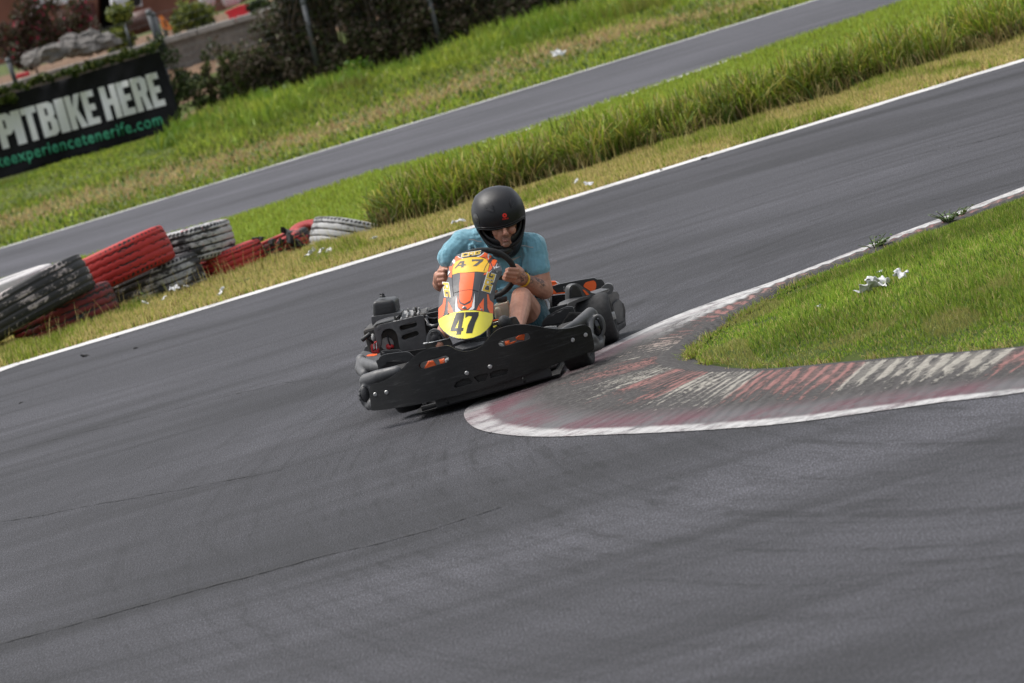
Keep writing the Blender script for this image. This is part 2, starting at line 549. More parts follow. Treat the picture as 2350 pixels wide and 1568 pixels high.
# near track: from behind the camera up to the far white line
FL = [(-400, 985), (0, 845), (560, 677), (1130, 505), (1800, 302), (2350, 135), (2900, -35)]
FLW = [G(*p) for p in FL]
farE = [Vector((-60, 31.5, 0))] + FLW + [Vector((60, 57, 0))]
nearE = [Vector((p.x, -30, 0)) for p in farE]
strip('track', nearE, farE, M['asphalt'], 0.0)
def offset_line(pts, w):
    out = []
    for i, p in enumerate(pts):
        d = (pts[min(i+1, len(pts)-1)]-pts[max(i-1, 0)]).normalized()
        out.append(p + Vector((d.y, -d.x, 0))*w)
    return out
dense = []
for a, b in zip(farE, farE[1:]):
    n = max(2, int((b-a).length/.12))
    if a.x < -20 or b.x > 20: n = 12
    for k in range(n): dense.append(a.lerp(b, k/n))
dense.append(farE[-1])
wob = [Vector((0, .02*math.sin(p.x*3.1)+.012*math.sin(p.x*9.7+1)+random.uniform(-.012, .012), 0)) for p in dense]
strip('white_line', [p+w for p, w in zip(offset_line(dense, .02), wob)], [p+w*1.4 for p, w in zip(offset_line(dense, .40), wob[3:]+wob[:3])], M['line'], 0.004)

# far track and its edge lines
T2f = [(-900, 845), (0, 570), (600, 388), (1200, 205), (1870, 0), (2700, -255)]
T2n = [(-900, 925), (0, 645), (500, 512), (850, 400), (1200, 303), (2080, 0)]
f2 = [G(*p) for p in T2f]; n2 = [G(*p) for p in T2n[:5]] + [G(2080, 0)]
f2 = [Vector((-60, 55, 0))]+f2+[Vector((60, 92, 0))]
n2 = [Vector((-60, 45, 0))]+n2+[Vector((60, 85, 0))]
# resample both by x so that the sheet is well formed
def yat(pl, x):
    for a, b in zip(pl, pl[1:]):
        if a.x <= x <= b.x: return a.y+(b.y-a.y)*(x-a.x)/max(1e-6, b.x-a.x)
    return pl[-1].y
X2 = [-60, -30, -15] + [-9+.5*i for i in range(40)] + [15, 30, 60]
strip('far_track', [Vector((x, yat(n2, x), 0)) for x in X2], [Vector((x, yat(f2, x), 0)) for x in X2], M['asphalt_far'], 0.0)
strip('far_white_line', [Vector((x, yat(f2, x)-.05, 0)) for x in X2], [Vector((x, yat(f2, x)-.34, 0)) for x in X2], line_mat('far_line_paint', .45), 0.004)
Xn = [.2+.1*i for i in range(36)]
strip('far_white_line', [Vector((x, yat(n2, x)+.0, 0)) for x in Xn], [Vector((x, yat(n2, x)+.36, 0)) for x in Xn], line_mat('patchy_line_paint', .47), 0.004)

# kerb round the apex: outer edge / inner edge stations
PAIRS = [((2900, 219), (2900, 252)), ((2560, 349), (2560, 380)), ((2226, 477), (2226, 505)), ((2040, 546), (2040, 573)), ((1791, 641), (1830, 653)), ((1667, 683), (1735, 706)),
         ((1543, 729), (1667, 745)), ((1418, 785), (1618, 780)), ((1290, 846), (1596, 800)), ((1165, 893), (1588, 812)), ((1092, 925), (1588, 819)),
         ((1065, 951), (1594, 823)), ((1088, 982), (1604, 828)), ((1150, 998), (1622, 833)), ((1250, 1004), (1655, 839)), ((1377, 1000), (1705, 843)),
         ((1584, 991), (1800, 841)), ((1791, 975), (1975, 825)), ((1998, 948), (2164, 810)), ((2164, 925), (2350, 795)), ((2350, 902), (2560, 775)), ((2900, 815), (3100, 712))]
def cr_w(P, n):
    out = []
    for i in range(len(P)-1):
        p0, p1, p2, p3 = P[max(i-1, 0)], P[i], P[i+1], P[min(i+2, len(P)-1)]
        for k in range(n):
            t = k/n
            out.append(0.5*((2*p1)+(p2-p0)*t+(2*p0-5*p1+4*p2-p3)*t*t+(3*p1-p0-3*p2+p3)*t**3))
    out.append(P[-1])
    return out
KO_ = cr_w([G(*a) for a, b in PAIRS], 16)
KI_ = cr_w([G(b[0], b[1], .02) for a, b in PAIRS], 16)
for v in KI_: v.z = 0
NT = 28
sl_ = [0.0]
for i in range(1, len(KO_)):
    m0 = (KO_[i-1]+KI_[i-1])/2*.35+KO_[i-1]*.65; m1 = (KO_[i]+KI_[i])/2*.35+KO_[i]*.65
    sl_.append(sl_[-1]+(m1-m0).length)
def kerb_z(t):
    if t < .10: return .004
    if t < .88: return .004+.04*((t-.10)/.78)**.8
    return .044-.03*(t-.88)/.12
vs = []; uv = []
for i, (a, b) in enumerate(zip(KO_, KI_)):
    for k in range(NT+1):
        t = k/NT
        p = a.lerp(b, t)
        vs.append((p.x, p.y, kerb_z(t)+(.004*math.sin(sl_[i]*2*PI/.11) if .3 < t < .85 else 0)))
        uv.append((sl_[i], t))
fs = [(i*(NT+1)+k, i*(NT+1)+k+1, (i+1)*(NT+1)+k+1, (i+1)*(NT+1)+k) for i in range(len(KO_)-1) for k in range(NT)]
KPH = 0.6
print('KERB', [round(sl_[i*16], 2) for i in range(len(PAIRS))])
def kerb_mat():
    mt, nt, b = new_mat('worn_kerb_paint')
    uvn = nt.nodes.new('ShaderNodeUVMap'); uvn.uv_map = 'UVMap'
    sp = nt.nodes.new('ShaderNodeSeparateXYZ'); lk(nt, uvn.outputs[0], sp.inputs[0])
    s, t = sp.outputs[0], sp.outputs[1]
    v = coords(nt)
    cmb = nt.nodes.new('ShaderNodeCombineXYZ'); lk(nt, mth(nt, 'MULTIPLY', s, 16.0), cmb.inputs[0]); lk(nt, mth(nt, 'MULTIPLY', t, 3.4), cmb.inputs[1])
    streak = noise(nt, cmb.outputs[0], 1.6, 8, .72)
    fine = noise(nt, v, 38, 6, .75)
    big = noise(nt, v, 1.6, 5, .6)
    # ridges across the kerb every 11 cm
    ridge = mth(nt, 'SINE', mth(nt, 'MULTIPLY', mth(nt, 'ADD', s, mth(nt, 'MULTIPLY', noise(nt, v, 4.5, 4), .16)), 2*PI/.12))
    # red / white blocks about 0.55 m long
    blk = mth(nt, 'SINE', mth(nt, 'ADD', mth(nt, 'MULTIPLY', s, 2*PI/2.1), KPH))
    blk = ramp(nt, mth(nt, 'ADD', mth(nt, 'MULTIPLY', blk, .5), .5), [(.47, (0, 0, 0)), (.53, (1, 1, 1))])
    blk = mth(nt, 'MULTIPLY', blk, ramp(nt, mth(nt, 'DIVIDE', s, sl_[-1]), [(.36, (.15,)*3), (.46, (1, 1, 1))]))
    paint = mixc(nt, blk, (.30, .135, .12), (.36, .34, .295))
    paint = mixc(nt, ramp(nt, fine, [(.35, (.5,)*3), (.6, (0, 0, 0))]), paint, (.10, .085, .08))
    # wear: rubber-blackened concrete shows between the ridges and in streaks
    w = mth(nt, 'ADD', mth(nt, 'MULTIPLY', streak, .75), mth(nt, 'MULTIPLY', fine, .50)); w = mth(nt, 'SUBTRACT', w, .125)
    w = mth(nt, 'ADD', w, mth(nt, 'MULTIPLY', mth(nt, 'SUBTRACT', big, .5), .35))
    w = mth(nt, 'ADD', w, mth(nt, 'MULTIPLY', ridge, .035))
    ends = ramp(nt, t, [(.0, (.5,)*3), (.14, (.28,)*3), (.28, (.36,)*3), (.45, (.47,)*3), (.66, (.58,)*3), (.84, (.56,)*3), (.91, (.1,)*3), (1, (.1,)*3)])
    # more paint left on the long straight side than round the tip
    tipwear = ramp(nt, mth(nt, 'DIVIDE', s, sl_[-1]), [(0, (.45,)*3), (.38, (.42,)*3), (.52, (.42,)*3), (.62, (.45,)*3), (.72, (.49,)*3), (1, (.50,)*3)])
    w = mth(nt, 'ADD', w, mth(nt, 'SUBTRACT', mth(nt, 'ADD', ends, tipwear), 1.0))
    f = ramp(nt, w, [(.468, (0, 0, 0)), (.545, (1, 1, 1))])
    grv = ramp(nt, mth(nt, 'ADD', mth(nt, 'MULTIPLY', ridge, .5), mth(nt, 'MULTIPLY', mth(nt, 'SUBTRACT', streak, .5), 1.2)), [(.0, (.35,)*3), (.12, (1, 1, 1))])
    f = mth(nt, 'MULTIPLY', f, grv)
    dirt = ramp(nt, fine, [(.3, (.022, .019, .018)), (.55, (.065, .06, .058)), (.7, (.13, .12, .115))])
    c = mixc(nt, f, dirt, paint)
    # flat apron outside the ridges: asphalt tinted by old red paint
    apron = mixc(nt, ramp(nt, mth(nt, 'ADD', mth(nt, 'MULTIPLY', big, .6), mth(nt, 'MULTIPLY', fine, .4)), [(.44, (0, 0, 0)), (.56, (.85,)*3)]), (.12, .115, .12), (.12, .045, .06))
    fa = ramp(nt, t, [(.20, (1, 1, 1)), (.36, (0, 0, 0))])
    c = mixc(nt, fa, c, apron)
    # white edge line
    lw = ramp(nt, mth(nt, 'ADD', t, mth(nt, 'MULTIPLY', mth(nt, 'SUBTRACT', fine, .5), .06)), [(.085, (1, 1, 1)), (.12, (0, 0, 0))])
    # the line at the far (narrow) side is a larger share of the width
    sfar = ramp(nt, mth(nt, 'DIVIDE', s, sl_[-1]), [(.34, (1, 1, 1)), (.42, (0, 0, 0))])
    lw2 = ramp(nt, t, [(.42, (1, 1, 1)), (.56, (0, 0, 0))])
    lw = mth(nt, 'MAXIMUM', lw, mth(nt, 'MULTIPLY', lw2, sfar))
    lwear = ramp(nt, mth(nt, 'ADD', mth(nt, 'MULTIPLY', noise(nt, v, 5, 5), .5), mth(nt, 'MULTIPLY', fine, .5)), [(.40, (.12,)*3), (.52, (1,)*3)])
    tipl = ramp(nt, mth(nt, 'DIVIDE', s, sl_[-1]), [(.38, (1, 1, 1)), (.44, (.12,)*3), (.50, (.3,)*3), (.56, (.65,)*3), (.66, (.95,)*3), (1, (1, 1, 1))])
    c = mixc(nt, mth(nt, 'MULTIPLY', mth(nt, 'MULTIPLY', lw, lwear), tipl), c, (.52, .515, .51))
    lk(nt, c, b.inputs['Base Color'])
    b.inputs['Roughness'].default_value = .75
    b.inputs['Specular IOR Level'].default_value = .3
    h = mth(nt, 'ADD', mth(nt, 'MULTIPLY', ridge, .35), mth(nt, 'ADD', mth(nt, 'MULTIPLY', f, .3), mth(nt, 'MULTIPLY', fine, .8)))
    bump(nt, b, h, .8, .012)
    return mt
me = bpy.data.meshes.new('kerb')
me.from_pydata(vs, [], fs); me.update()
ul = me.uv_layers.new(name='UVMap')
li = np.zeros(len(me.loops), dtype=np.int32); me.loops.foreach_get('vertex_index', li)
ul.data.foreach_set('uv', np.array(uv, dtype=np.float32)[li].ravel())
bmk = bmesh.new(); bmk.from_mesh(me); bmesh.ops.recalc_face_normals(bmk, faces=bmk.faces[:]); bmk.normal_update()
if sum(f.normal.z for f in bmk.faces) < 0: bmesh.ops.reverse_faces(bmk, faces=bmk.faces[:])
bmk.to_mesh(me); bmk.free()
me.polygons.foreach_set('use_smooth', [True]*len(me.polygons))
me.materials.append(kerb_mat())
tag(link(bpy.data.objects.new('kerb', me)), kind='structure')

# grass island inside the kerb: a low mound
ISL = [Vector((p.x, p.y, 0)) for p in KI_]
c0 = Vector((4.6, 26.0, 0))
bm = bmesh.new()
rings = []
NR = 10
def isl_z(t): return .03+.10*(1-(1-t)**2)
for k in range(NR+1):
    t = k/NR*.96
    rings.append([bm.verts.new((p.x+(c0.x-p.x)*t, p.y+(c0.y-p.y)*t, isl_z(t)-(.03 if k == 0 else 0))) for p in ISL])
for a, b in zip(rings, rings[1:]):
    for i in range(len(a)-1):
        bm.faces.new((a[i], a[i+1], b[i+1], b[i]))
bm.faces.new(rings[-1])
bmesh.ops.recalc_face_normals(bm, faces=bm.faces[:]); bm.normal_update()
if sum(f.normal.z for f in bm.faces) < 0: bmesh.ops.reverse_faces(bm, faces=bm.faces[:])
M['turf'] = soil_mat('turf_soil', [(.3, (.03, .045, .01)), (.5, (.06, .09, .015)), (.7, (.12, .12, .04))], 6)
tag(obj_bm('grass_island', bm, M['turf']), kind='structure')

# cracks in the asphalt
def crack(pts, w):
    P = [G(*p) for p in pts]
    L = []
    for a, b in zip(P, P[1:]):
        n = max(2, int((b-a).length/.03))
        for k in range(n): L.append(a.lerp(b, k/n))
    L.append(P[-1])
    off = 0; out = []; o2 = []
    for p in L:
        off = off*.90+random.uniform(-1, 1)*.008
        ww = w*random.uniform(.1, 1.1)
        q = p+Vector((0, off*2.0, 0))
        out.append(q+Vector((0, -ww, 0))); o2.append(q+Vector((0, ww, 0)))
    return out, o2
cm = simple('crack_shadow', (.030, .030, .031), .95, bmp=0)
for pts, w in [([(-40, 1490), (300, 1398), (620, 1310), (800, 1262), (1000, 1215), (1150, 1165)], .016), ([(-20, 1203), (230, 1158), (430, 1122), (650, 1078)], .013),
               ([(-20, 1050), (120, 1010), (330, 960), (560, 900)], .010), ([(980, 712), (1020, 700), (1070, 690)], .01),
               ([(1120, 680), (1190, 660), (1300, 640)], .01), ([(540, 905), (650, 880), (760, 868)], .012), ([(2110, 352), (2230, 330), (2360, 296)], .016),
               ([(830, 755), (905, 727), (990, 705)], .012), ([(1395, 730), (1490, 700), (1560, 690)], .010), ([(2080, 470), (2200, 445), (2350, 420)], .010)]:
    a, b = crack(pts, w)
    strip('asphalt_crack', a, b, cm, 0.004)

# ------------------------------------------------------------------ grass
def in_poly(px, py, poly):
    inside = np.zeros(len(px), bool)
    n = len(poly)
    for i in range(n):
        x1, y1 = poly[i]; x2, y2 = poly[(i+1) % n]
        cnd = ((y1 > py) != (y2 > py)) & (px < (x2-x1)*(py-y1)/((y2-y1) if y2 != y1 else 1e-9)+x1)
        inside ^= cnd
    return inside
def scatter(poly, n):
    "n random points in a ground polygon"
    P = np.array([(p[0], p[1]) for p in poly])
    lo, hi = P.min(0), P.max(0)
    out = []
    tot = 0
    while tot < n:
        q = rng.uniform(lo, hi, (n*2, 2))
        q = q[in_poly(q[:, 0], q[:, 1], [tuple(p) for p in P])]
        out.append(q); tot += len(q)
        if len(q) == 0: break
    return np.concatenate(out)[:n]
def vnoise(x, y, seed=0):
    "cheap smooth value noise in 0..1"
    r = np.random.default_rng(seed); T = r.random((64, 64))
    xi = np.floor(x).astype(int); yi = np.floor(y).astype(int)
    fx = x-xi; fy = y-yi; fx = fx*fx*(3-2*fx); fy = fy*fy*(3-2*fy)
    a = T[xi % 64, yi % 64]; b = T[(xi+1) % 64, yi % 64]; c = T[xi % 64, (yi+1) % 64]; d = T[(xi+1) % 64, (yi+1) % 64]
    return (a*(1-fx)+b*fx)*(1-fy)+(c*(1-fx)+d*fx)*fy
def blades(name, P, h, w, tint, lean=.5, seg=3, mat=None, tipc=None, parent=None, kind='stuff', flop=0.0):
    """P (n,3) roots, h (n) heights, w (n) widths, tint (n,3)"""
    n = len(P)
    yaw = rng.uniform(0, 2*PI, n)
    wd = np.stack([np.cos(yaw), np.sin(yaw), np.zeros(n)], 1)*w[:, None]/2
    la = rng.uniform(0, 2*PI, n); lm = np.abs(rng.normal(0, lean, n))*h
    lv = np.stack([np.cos(la)*lm, np.sin(la)*lm, np.zeros(n)], 1)
    up = np.zeros((n, 3)); up[:, 2] = h/np.sqrt(1+(lm/np.maximum(h, 1e-6))**2*.6)
    V = []; nv = 2*seg+1
    C = []
    tipc = tint*1.15 if tipc is None else tipc
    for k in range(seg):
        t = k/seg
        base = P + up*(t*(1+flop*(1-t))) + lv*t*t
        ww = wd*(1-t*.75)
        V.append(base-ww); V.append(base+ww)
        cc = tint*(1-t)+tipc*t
        C.append(cc); C.append(cc)
    V.append(P+up*(1-flop*.35)+lv); C.append(tipc)
    V = np.stack(V, 1).reshape(-1, 3); C = np.stack(C, 1).reshape(-1, 3)
    base = (np.arange(n)*nv)[:, None]
    quads = [np.concatenate([base+2*k, base+2*k+1, base+2*k+3, base+2*k+2], 1) for k in range(seg-1)]
    tri = np.concatenate([base+2*seg-2, base+2*seg-1, base+2*seg], 1)
    me = bpy.data.meshes.new(name)
    me.vertices.add(len(V)); me.vertices.foreach_set('co', V.astype(np.float32).ravel())
    parts = [q for q in quads]
    loops = np.concatenate([q.ravel() for q in parts]+[tri.ravel()])
    cnt = np.concatenate([np.full(len(q), 4) for q in parts]+[np.full(len(tri), 3)])
    st = np.concatenate([[0], np.cumsum(cnt)[:-1]])
    me.loops.add(len(loops)); me.loops.foreach_set('vertex_index', loops.astype(np.int32))
    me.polygons.add(len(cnt)); me.polygons.foreach_set('loop_start', st.astype(np.int32)); me.polygons.foreach_set('loop_total', cnt.astype(np.int32))
    me.polygons.foreach_set('use_smooth', np.ones(len(cnt), bool))
    me.update(calc_edges=True)
    at = me.color_attributes.new('tint', 'FLOAT_COLOR', 'POINT')
    C4 = np.ones((len(V), 4), np.float32); C4[:, :3] = np.clip(C, 0, 1)
    at.data.foreach_set('color', C4.ravel())
    me.materials.append(mat or M['grass'])
    o = link(bpy.data.objects.new(name, me), parent)
    if kind: o['kind'] = kind
    return o
def mixtint(n, cols, wts, var=.25):
    cols = np.array(cols); idx = rng.choice(len(cols), n, p=np.array(wts)/sum(wts))
    c = cols[idx]*rng.uniform(1-var, 1+var, (n, 1))
    return c
GRN = (.19, .27, .03); LIME = (.32, .38, .045); DK = (.045, .09, .012); STRAW = (.52, .42, .17); OLV = (.21, .22, .045); BRN = (.16, .10, .05)

# apex island lawn
islpoly = [(p.x, p.y) for p in ISL if p.x < 4.4] 
q = scatter(islpoly+[(4.4, islpoly[-1][1])], 120000)
q = q[(q[:, 0] < 3.9)]
def island_height(x, y):
    # mirror of the ring mound: parameter t along the ray to the centre
    pts = np.array([(p.x, p.y) for p in ISL[::4]])
    d = np.sqrt(((np.stack([x, y], 1)[:, None, :]-pts[None])**2).sum(2)).min(1)
    return .03+.10*np.clip(d/1.6, 0, 1)**.7*.9, d
zz = []; dd = []
for i in range(0, len(q), 20000):
    a, b = island_height(q[i:i+20000, 0], q[i:i+20000, 1]); zz.append(a); dd.append(b)
zz = np.concatenate(zz); dd = np.concatenate(dd)
bare = (vnoise(q[:, 0]*4.0, q[:, 1]*2.2, 17) > .74+.25*np.clip(dd, 0, 1)) & (rng.random(len(q)) < .8)
q, zz, dd = q[~bare], zz[~bare], dd[~bare]
n = len(q)
patch = vnoise(q[:, 0]*2.3, q[:, 1]*1.1, 3); patch2 = vnoise(q[:, 0]*7, q[:, 1]*4, 4)
h = (.018+.034*patch*patch2*1.6+.008*rng.random(n))*np.clip(.30+dd*1.5, .30, 1.25)
t_ = mixtint(n, [(.16, .27, .028), (.30, .39, .05), DK, STRAW, OLV], [.38, .36, .06, .09, .11])
t_ *= (.62+.72*vnoise(q[:, 0]*1.5, q[:, 1]*.8, 5))[:, None]*(.85+.3*vnoise(q[:, 0]*8, q[:, 1]*4, 6))[:, None]
dry = (vnoise(q[:, 0]*3.1, q[:, 1]*1.4, 8) > .72)
t_[dry] = t_[dry]*.55+np.array(STRAW)*.42*.8
o = blades('island_grass', np.column_stack([q, zz-.012]), h, .0045+.003*rng.random(n), t_, .55, 2)
tag(o, 'bright short grass growing on the island inside the kerb', 'grass')
# straggling fringe over the kerb edge
n = 3500
ii = rng.integers(40, len(ISL)-1, n)
e = np.array([(p.x, p.y) for p in ISL])[ii]+rng.normal(0, .025, (n, 2))
keep = vnoise(e[:, 0]*9, e[:, 1]*5, 12) > .45
e = e[keep]; n = len(e)
o = blades('fringe_grass', np.column_stack([e, np.full(n, .02)]), rng.uniform(.015, .05, n), np.full(n, .006), mixtint(n, [GRN, LIME, STRAW, BRN], [.4, .25, .25, .1]), 1.0, 2)
tag(o, 'ragged grass fringe hanging over the inner kerb edge', 'grass')

# verge beyond the far white line
def line_y(x):
    return np.interp(x, [p.x for p in farE], [p.y for p in farE])
def band(n, x0, x1, y0f, y1f, pw=1.0):
    x = rng.uniform(x0, x1, n); t = rng.random(n)**pw
    return x, y0f(x)+(y1f(x)-y0f(x))*t, t
n = 110000
x, y, t = band(n, -5.2, 6.3, lambda x: line_y(x)-.06*vnoise(x*6, x*0, 77), lambda x: np.interp(x, [-5, -1, 1, 6], [47.6, 48.2, 46.8, 48.2]))
pn = vnoise(x*1.6, y*.8, 21); pn2 = vnoise(x*5, y*2.5, 22)
h = .035+.11*pn*pn2+.02*rng.random(n)
t_ = mixtint(n, [STRAW, LIME, GRN, OLV, BRN], [.64, .12, .06, .13, .05])*1.12
gr = pn > .68
t_[gr] = mixtint(int(gr.sum()), [LIME, GRN, STRAW, OLV], [.3, .3, .2, .2])
o = blades('verge_grass', np.column_stack([x, y, np.full(n, -.015)]), h, .009+.007*rng.random(n), t_, .7, 2)
tag(o, 'dry yellow verge grass between the white line and the tyres', 'grass')
# median lawn between the tall grass and the far track
n = 80000
x, y, t = band(n, -6.2, 7.5, lambda x: np.interp(x, [-6, -1, 1, 6], [47.3, 47.8, 48.0, 49.4]), lambda x: np.array([yat(n2, v) for v in x])+.08)
pn = vnoise(x*1.2, y*.6, 31)
t_ = mixtint(n, [LIME, GRN, (.34, .46, .06), OLV], [.45, .2, .3, .05], .2)
o = blades('median_grass', np.column_stack([x, y, np.full(n, -.015)]), .035+.04*pn+.02*rng.random(n), .012+.01*rng.random(n), t_, .7, 2)
tag(o, 'light green lawn strip between the tall tussocks and far track', 'grass')

# tall tussock band
def tall_band():
    n = 0; Ps = []; Hs = []; Ts = []; Tp = []
    cx = []
    for k in range(420):
        x = rng.uniform(-.80, 6.6)
        t = rng.random()
        y = np.interp(x, [-1, 0, 2, 6.4], [47.0, 47.2, 47.4, 48.5]) + (t-.5)*np.interp(x, [-1, 0, 6], [.9, 1.3, 1.7])
        cx.append((x, y))
    for (x, y) in cx:
        m_ = int(rng.integers(70, 120))
        hh = rng.uniform(.24, .50)*np.interp(x, [-1.1, -.6, 5], [.9, 1.1, 1.15])
        r = rng.normal(0, .09, (m_, 2)) * np.array([1, 1.6])
        P = np.column_stack([x+r[:, 0], y+r[:, 1], np.full(m_, -.02)])
        Ps.append(P); Hs.append(hh*rng.uniform(.45, 1.1, m_))
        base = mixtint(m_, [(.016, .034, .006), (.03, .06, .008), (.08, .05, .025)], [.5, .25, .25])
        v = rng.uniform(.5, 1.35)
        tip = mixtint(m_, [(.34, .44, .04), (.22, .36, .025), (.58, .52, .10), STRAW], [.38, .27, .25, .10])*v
        Ts.append(base); Tp.append(tip)
    for k in range(260):
        x = rng.uniform(-.95, 6.6); y = np.interp(x, [-1, 0, 2, 6.4], [46.6, 46.55, 46.7, 47.6])+rng.normal(0, .12)
        m_ = 22; r = rng.normal(0, .07, (m_, 2))
        Ps.append(np.column_stack([x+r[:, 0], y+r[:, 1], np.full(m_, -.02)])); Hs.append(rng.uniform(.08, .26, m_))
        Ts.append(mixtint(m_, [(.03, .05, .01), (.10, .065, .03)], [.6, .4])); Tp.append(mixtint(m_, [(.20, .14, .06), (.36, .28, .10), (.12, .2, .03)], [.4, .3, .3]))
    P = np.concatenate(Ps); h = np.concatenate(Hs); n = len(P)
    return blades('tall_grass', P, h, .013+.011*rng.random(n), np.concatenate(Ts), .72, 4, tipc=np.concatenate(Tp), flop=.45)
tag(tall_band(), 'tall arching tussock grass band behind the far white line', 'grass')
# seed heads and thin stalks over the verge
n = 1500
x, y, t = band(n, -5.2, 6.3, lambda x: line_y(x)+.8, lambda x: np.interp(x, [-5, 6], [46.8, 47.5]))
o = blades('dry_stalks', np.column_stack([x, y, np.full(n, -.02)]), rng.uniform(.12, .3, n), np.full(n, .006), mixtint(n, [STRAW, OLV, BRN], [.6, .25, .15]), .4, 3)
tag(o, 'thin dry stalks rising from the verge near the tyres', 'grass')

# rough grass beyond the far track
n = 60000
def yf(x): return np.array([yat(f2, v) for v in x])
x = rng.uniform(-10, 11, n); t = rng.random(n)
y0 = yf(x); y = y0+.1+(108-y0)*t
strip1 = (y-y0) < 6.5
pn = vnoise(x*.55, y*.09, 41); pn2 = vnoise(x*1.7, y*.3, 42)
tan = np.exp(-((y-y0-9.5-2.0*np.sin(x*.6))/3.6)**2)*np.clip(.45+.9*vnoise(x*.8, y*.15, 44), 0, 1)
h = .06+.32*pn*pn2*np.clip((y-y0-9)/12, .1, 1.6)+.04*rng.random(n)
t_ = mixtint(n, [GRN, LIME, OLV, DK], [.35, .3, .2, .15])
t_ *= (.7+.6*pn2)[:, None]
h *= np.where((x < -4.6) & (y > 86), .35, 1)
tsel = rng.random(n) < tan*.85
t_[tsel] = mixtint(int(tsel.sum()), [(.46, .34, .17), STRAW, (.44, .27, .14)], [.4, .35, .25])
zz = np.array([hump(a, b) for a, b in zip(x, y)])
o = blades('rough_grass', np.column_stack([x, y, zz-.02]), h, .03+.03*rng.random(n), t_, .6, 2)
tag(o, 'rough green and straw grass bank beyond the far track', 'grass')
# big tufts near the fence
Ps = []; Hs = []; Ts = []
for k in range(420):
    x = rng.uniform(-10.5, 10); y = rng.uniform(93, 105)
    m_ = 60; hh = rng.uniform(.25, .50)
    if x < -4.9:
        if y < 99: continue
        hh *= .26
    r = rng.normal(0, .28, (m_, 2))*np.array([1, 1.5])
    Ps.append(np.column_stack([x+r[:, 0], y+r[:, 1], np.full(m_, hump(x, y)-.03)])); Hs.append(hh*rng.uniform(.5, 1.1, m_))
    c = mixtint(1, [GRN, (.12, .20, .02), LIME, OLV], [.35, .3, .2, .15])
    Ts.append(np.repeat(c, m_, 0)*rng.uniform(.8, 1.25, (m_, 1)))
P = np.concatenate(Ps); n = len(P)
o = blades('tufted_grass', P, np.concatenate(Hs), .04+.03*rng.random(n), np.concatenate(Ts), .6, 3)
tag(o, 'long lush grass tufts at the foot of the fence', 'grass')

# ================================================================== TYRES
def tyre_paint(name, paint, worn, wear=.5, red_spots=False, seed=0):
    mt, nt, b = new_mat(name)
    tc = nt.nodes.new('ShaderNodeTexCoord'); mp = nt.nodes.new('ShaderNodeMapping')
    mp.inputs['Location'].default_value = (seed*3.7, seed*1.3, seed)
    mp.inputs['Scale'].default_value = (1, 1, 1.6)
    lk(nt, tc.outputs['Object'], mp.inputs[0]); v = mp.outputs[0]
    n1 = noise(nt, v, 3.0, 4, .6); n2 = noise(nt, v, 22, 8, .75)
    a = nt.nodes.new('ShaderNodeAttribute'); a.attribute_name = 'tint'
    w = mth(nt, 'ADD', mth(nt, 'MULTIPLY', n1, .62), mth(nt, 'MULTIPLY', n2, .38))
    w = mth(nt, 'SUBTRACT', w, mth(nt, 'MULTIPLY', a.outputs['Fac'], .20))
    f = ramp(nt, w, [(wear-.03, (0, 0, 0)), (wear+.03, (1, 1, 1))])
    pv = ramp(nt, n2, [(.3, tuple(x*.72 for x in paint)), (.7, paint)])
    c = mixc(nt, f, worn, pv)
    if red_spots:
        g = ramp(nt, noise(nt, v, 6, 3, .8, 2), [(.62, (0, 0, 0)), (.65, (1, 1, 1))])
        c = mixc(nt, mth(nt, 'MULTIPLY', g, f), c, (.5, .03, .03))
    lk(nt, c, b.inputs['Base Color'])
    b.inputs['Roughness'].default_value = .62
    bump(nt, b, mth(nt, 'ADD', f, mth(nt, 'MULTIPLY', n2, .6)), .5, .006)
    return mt
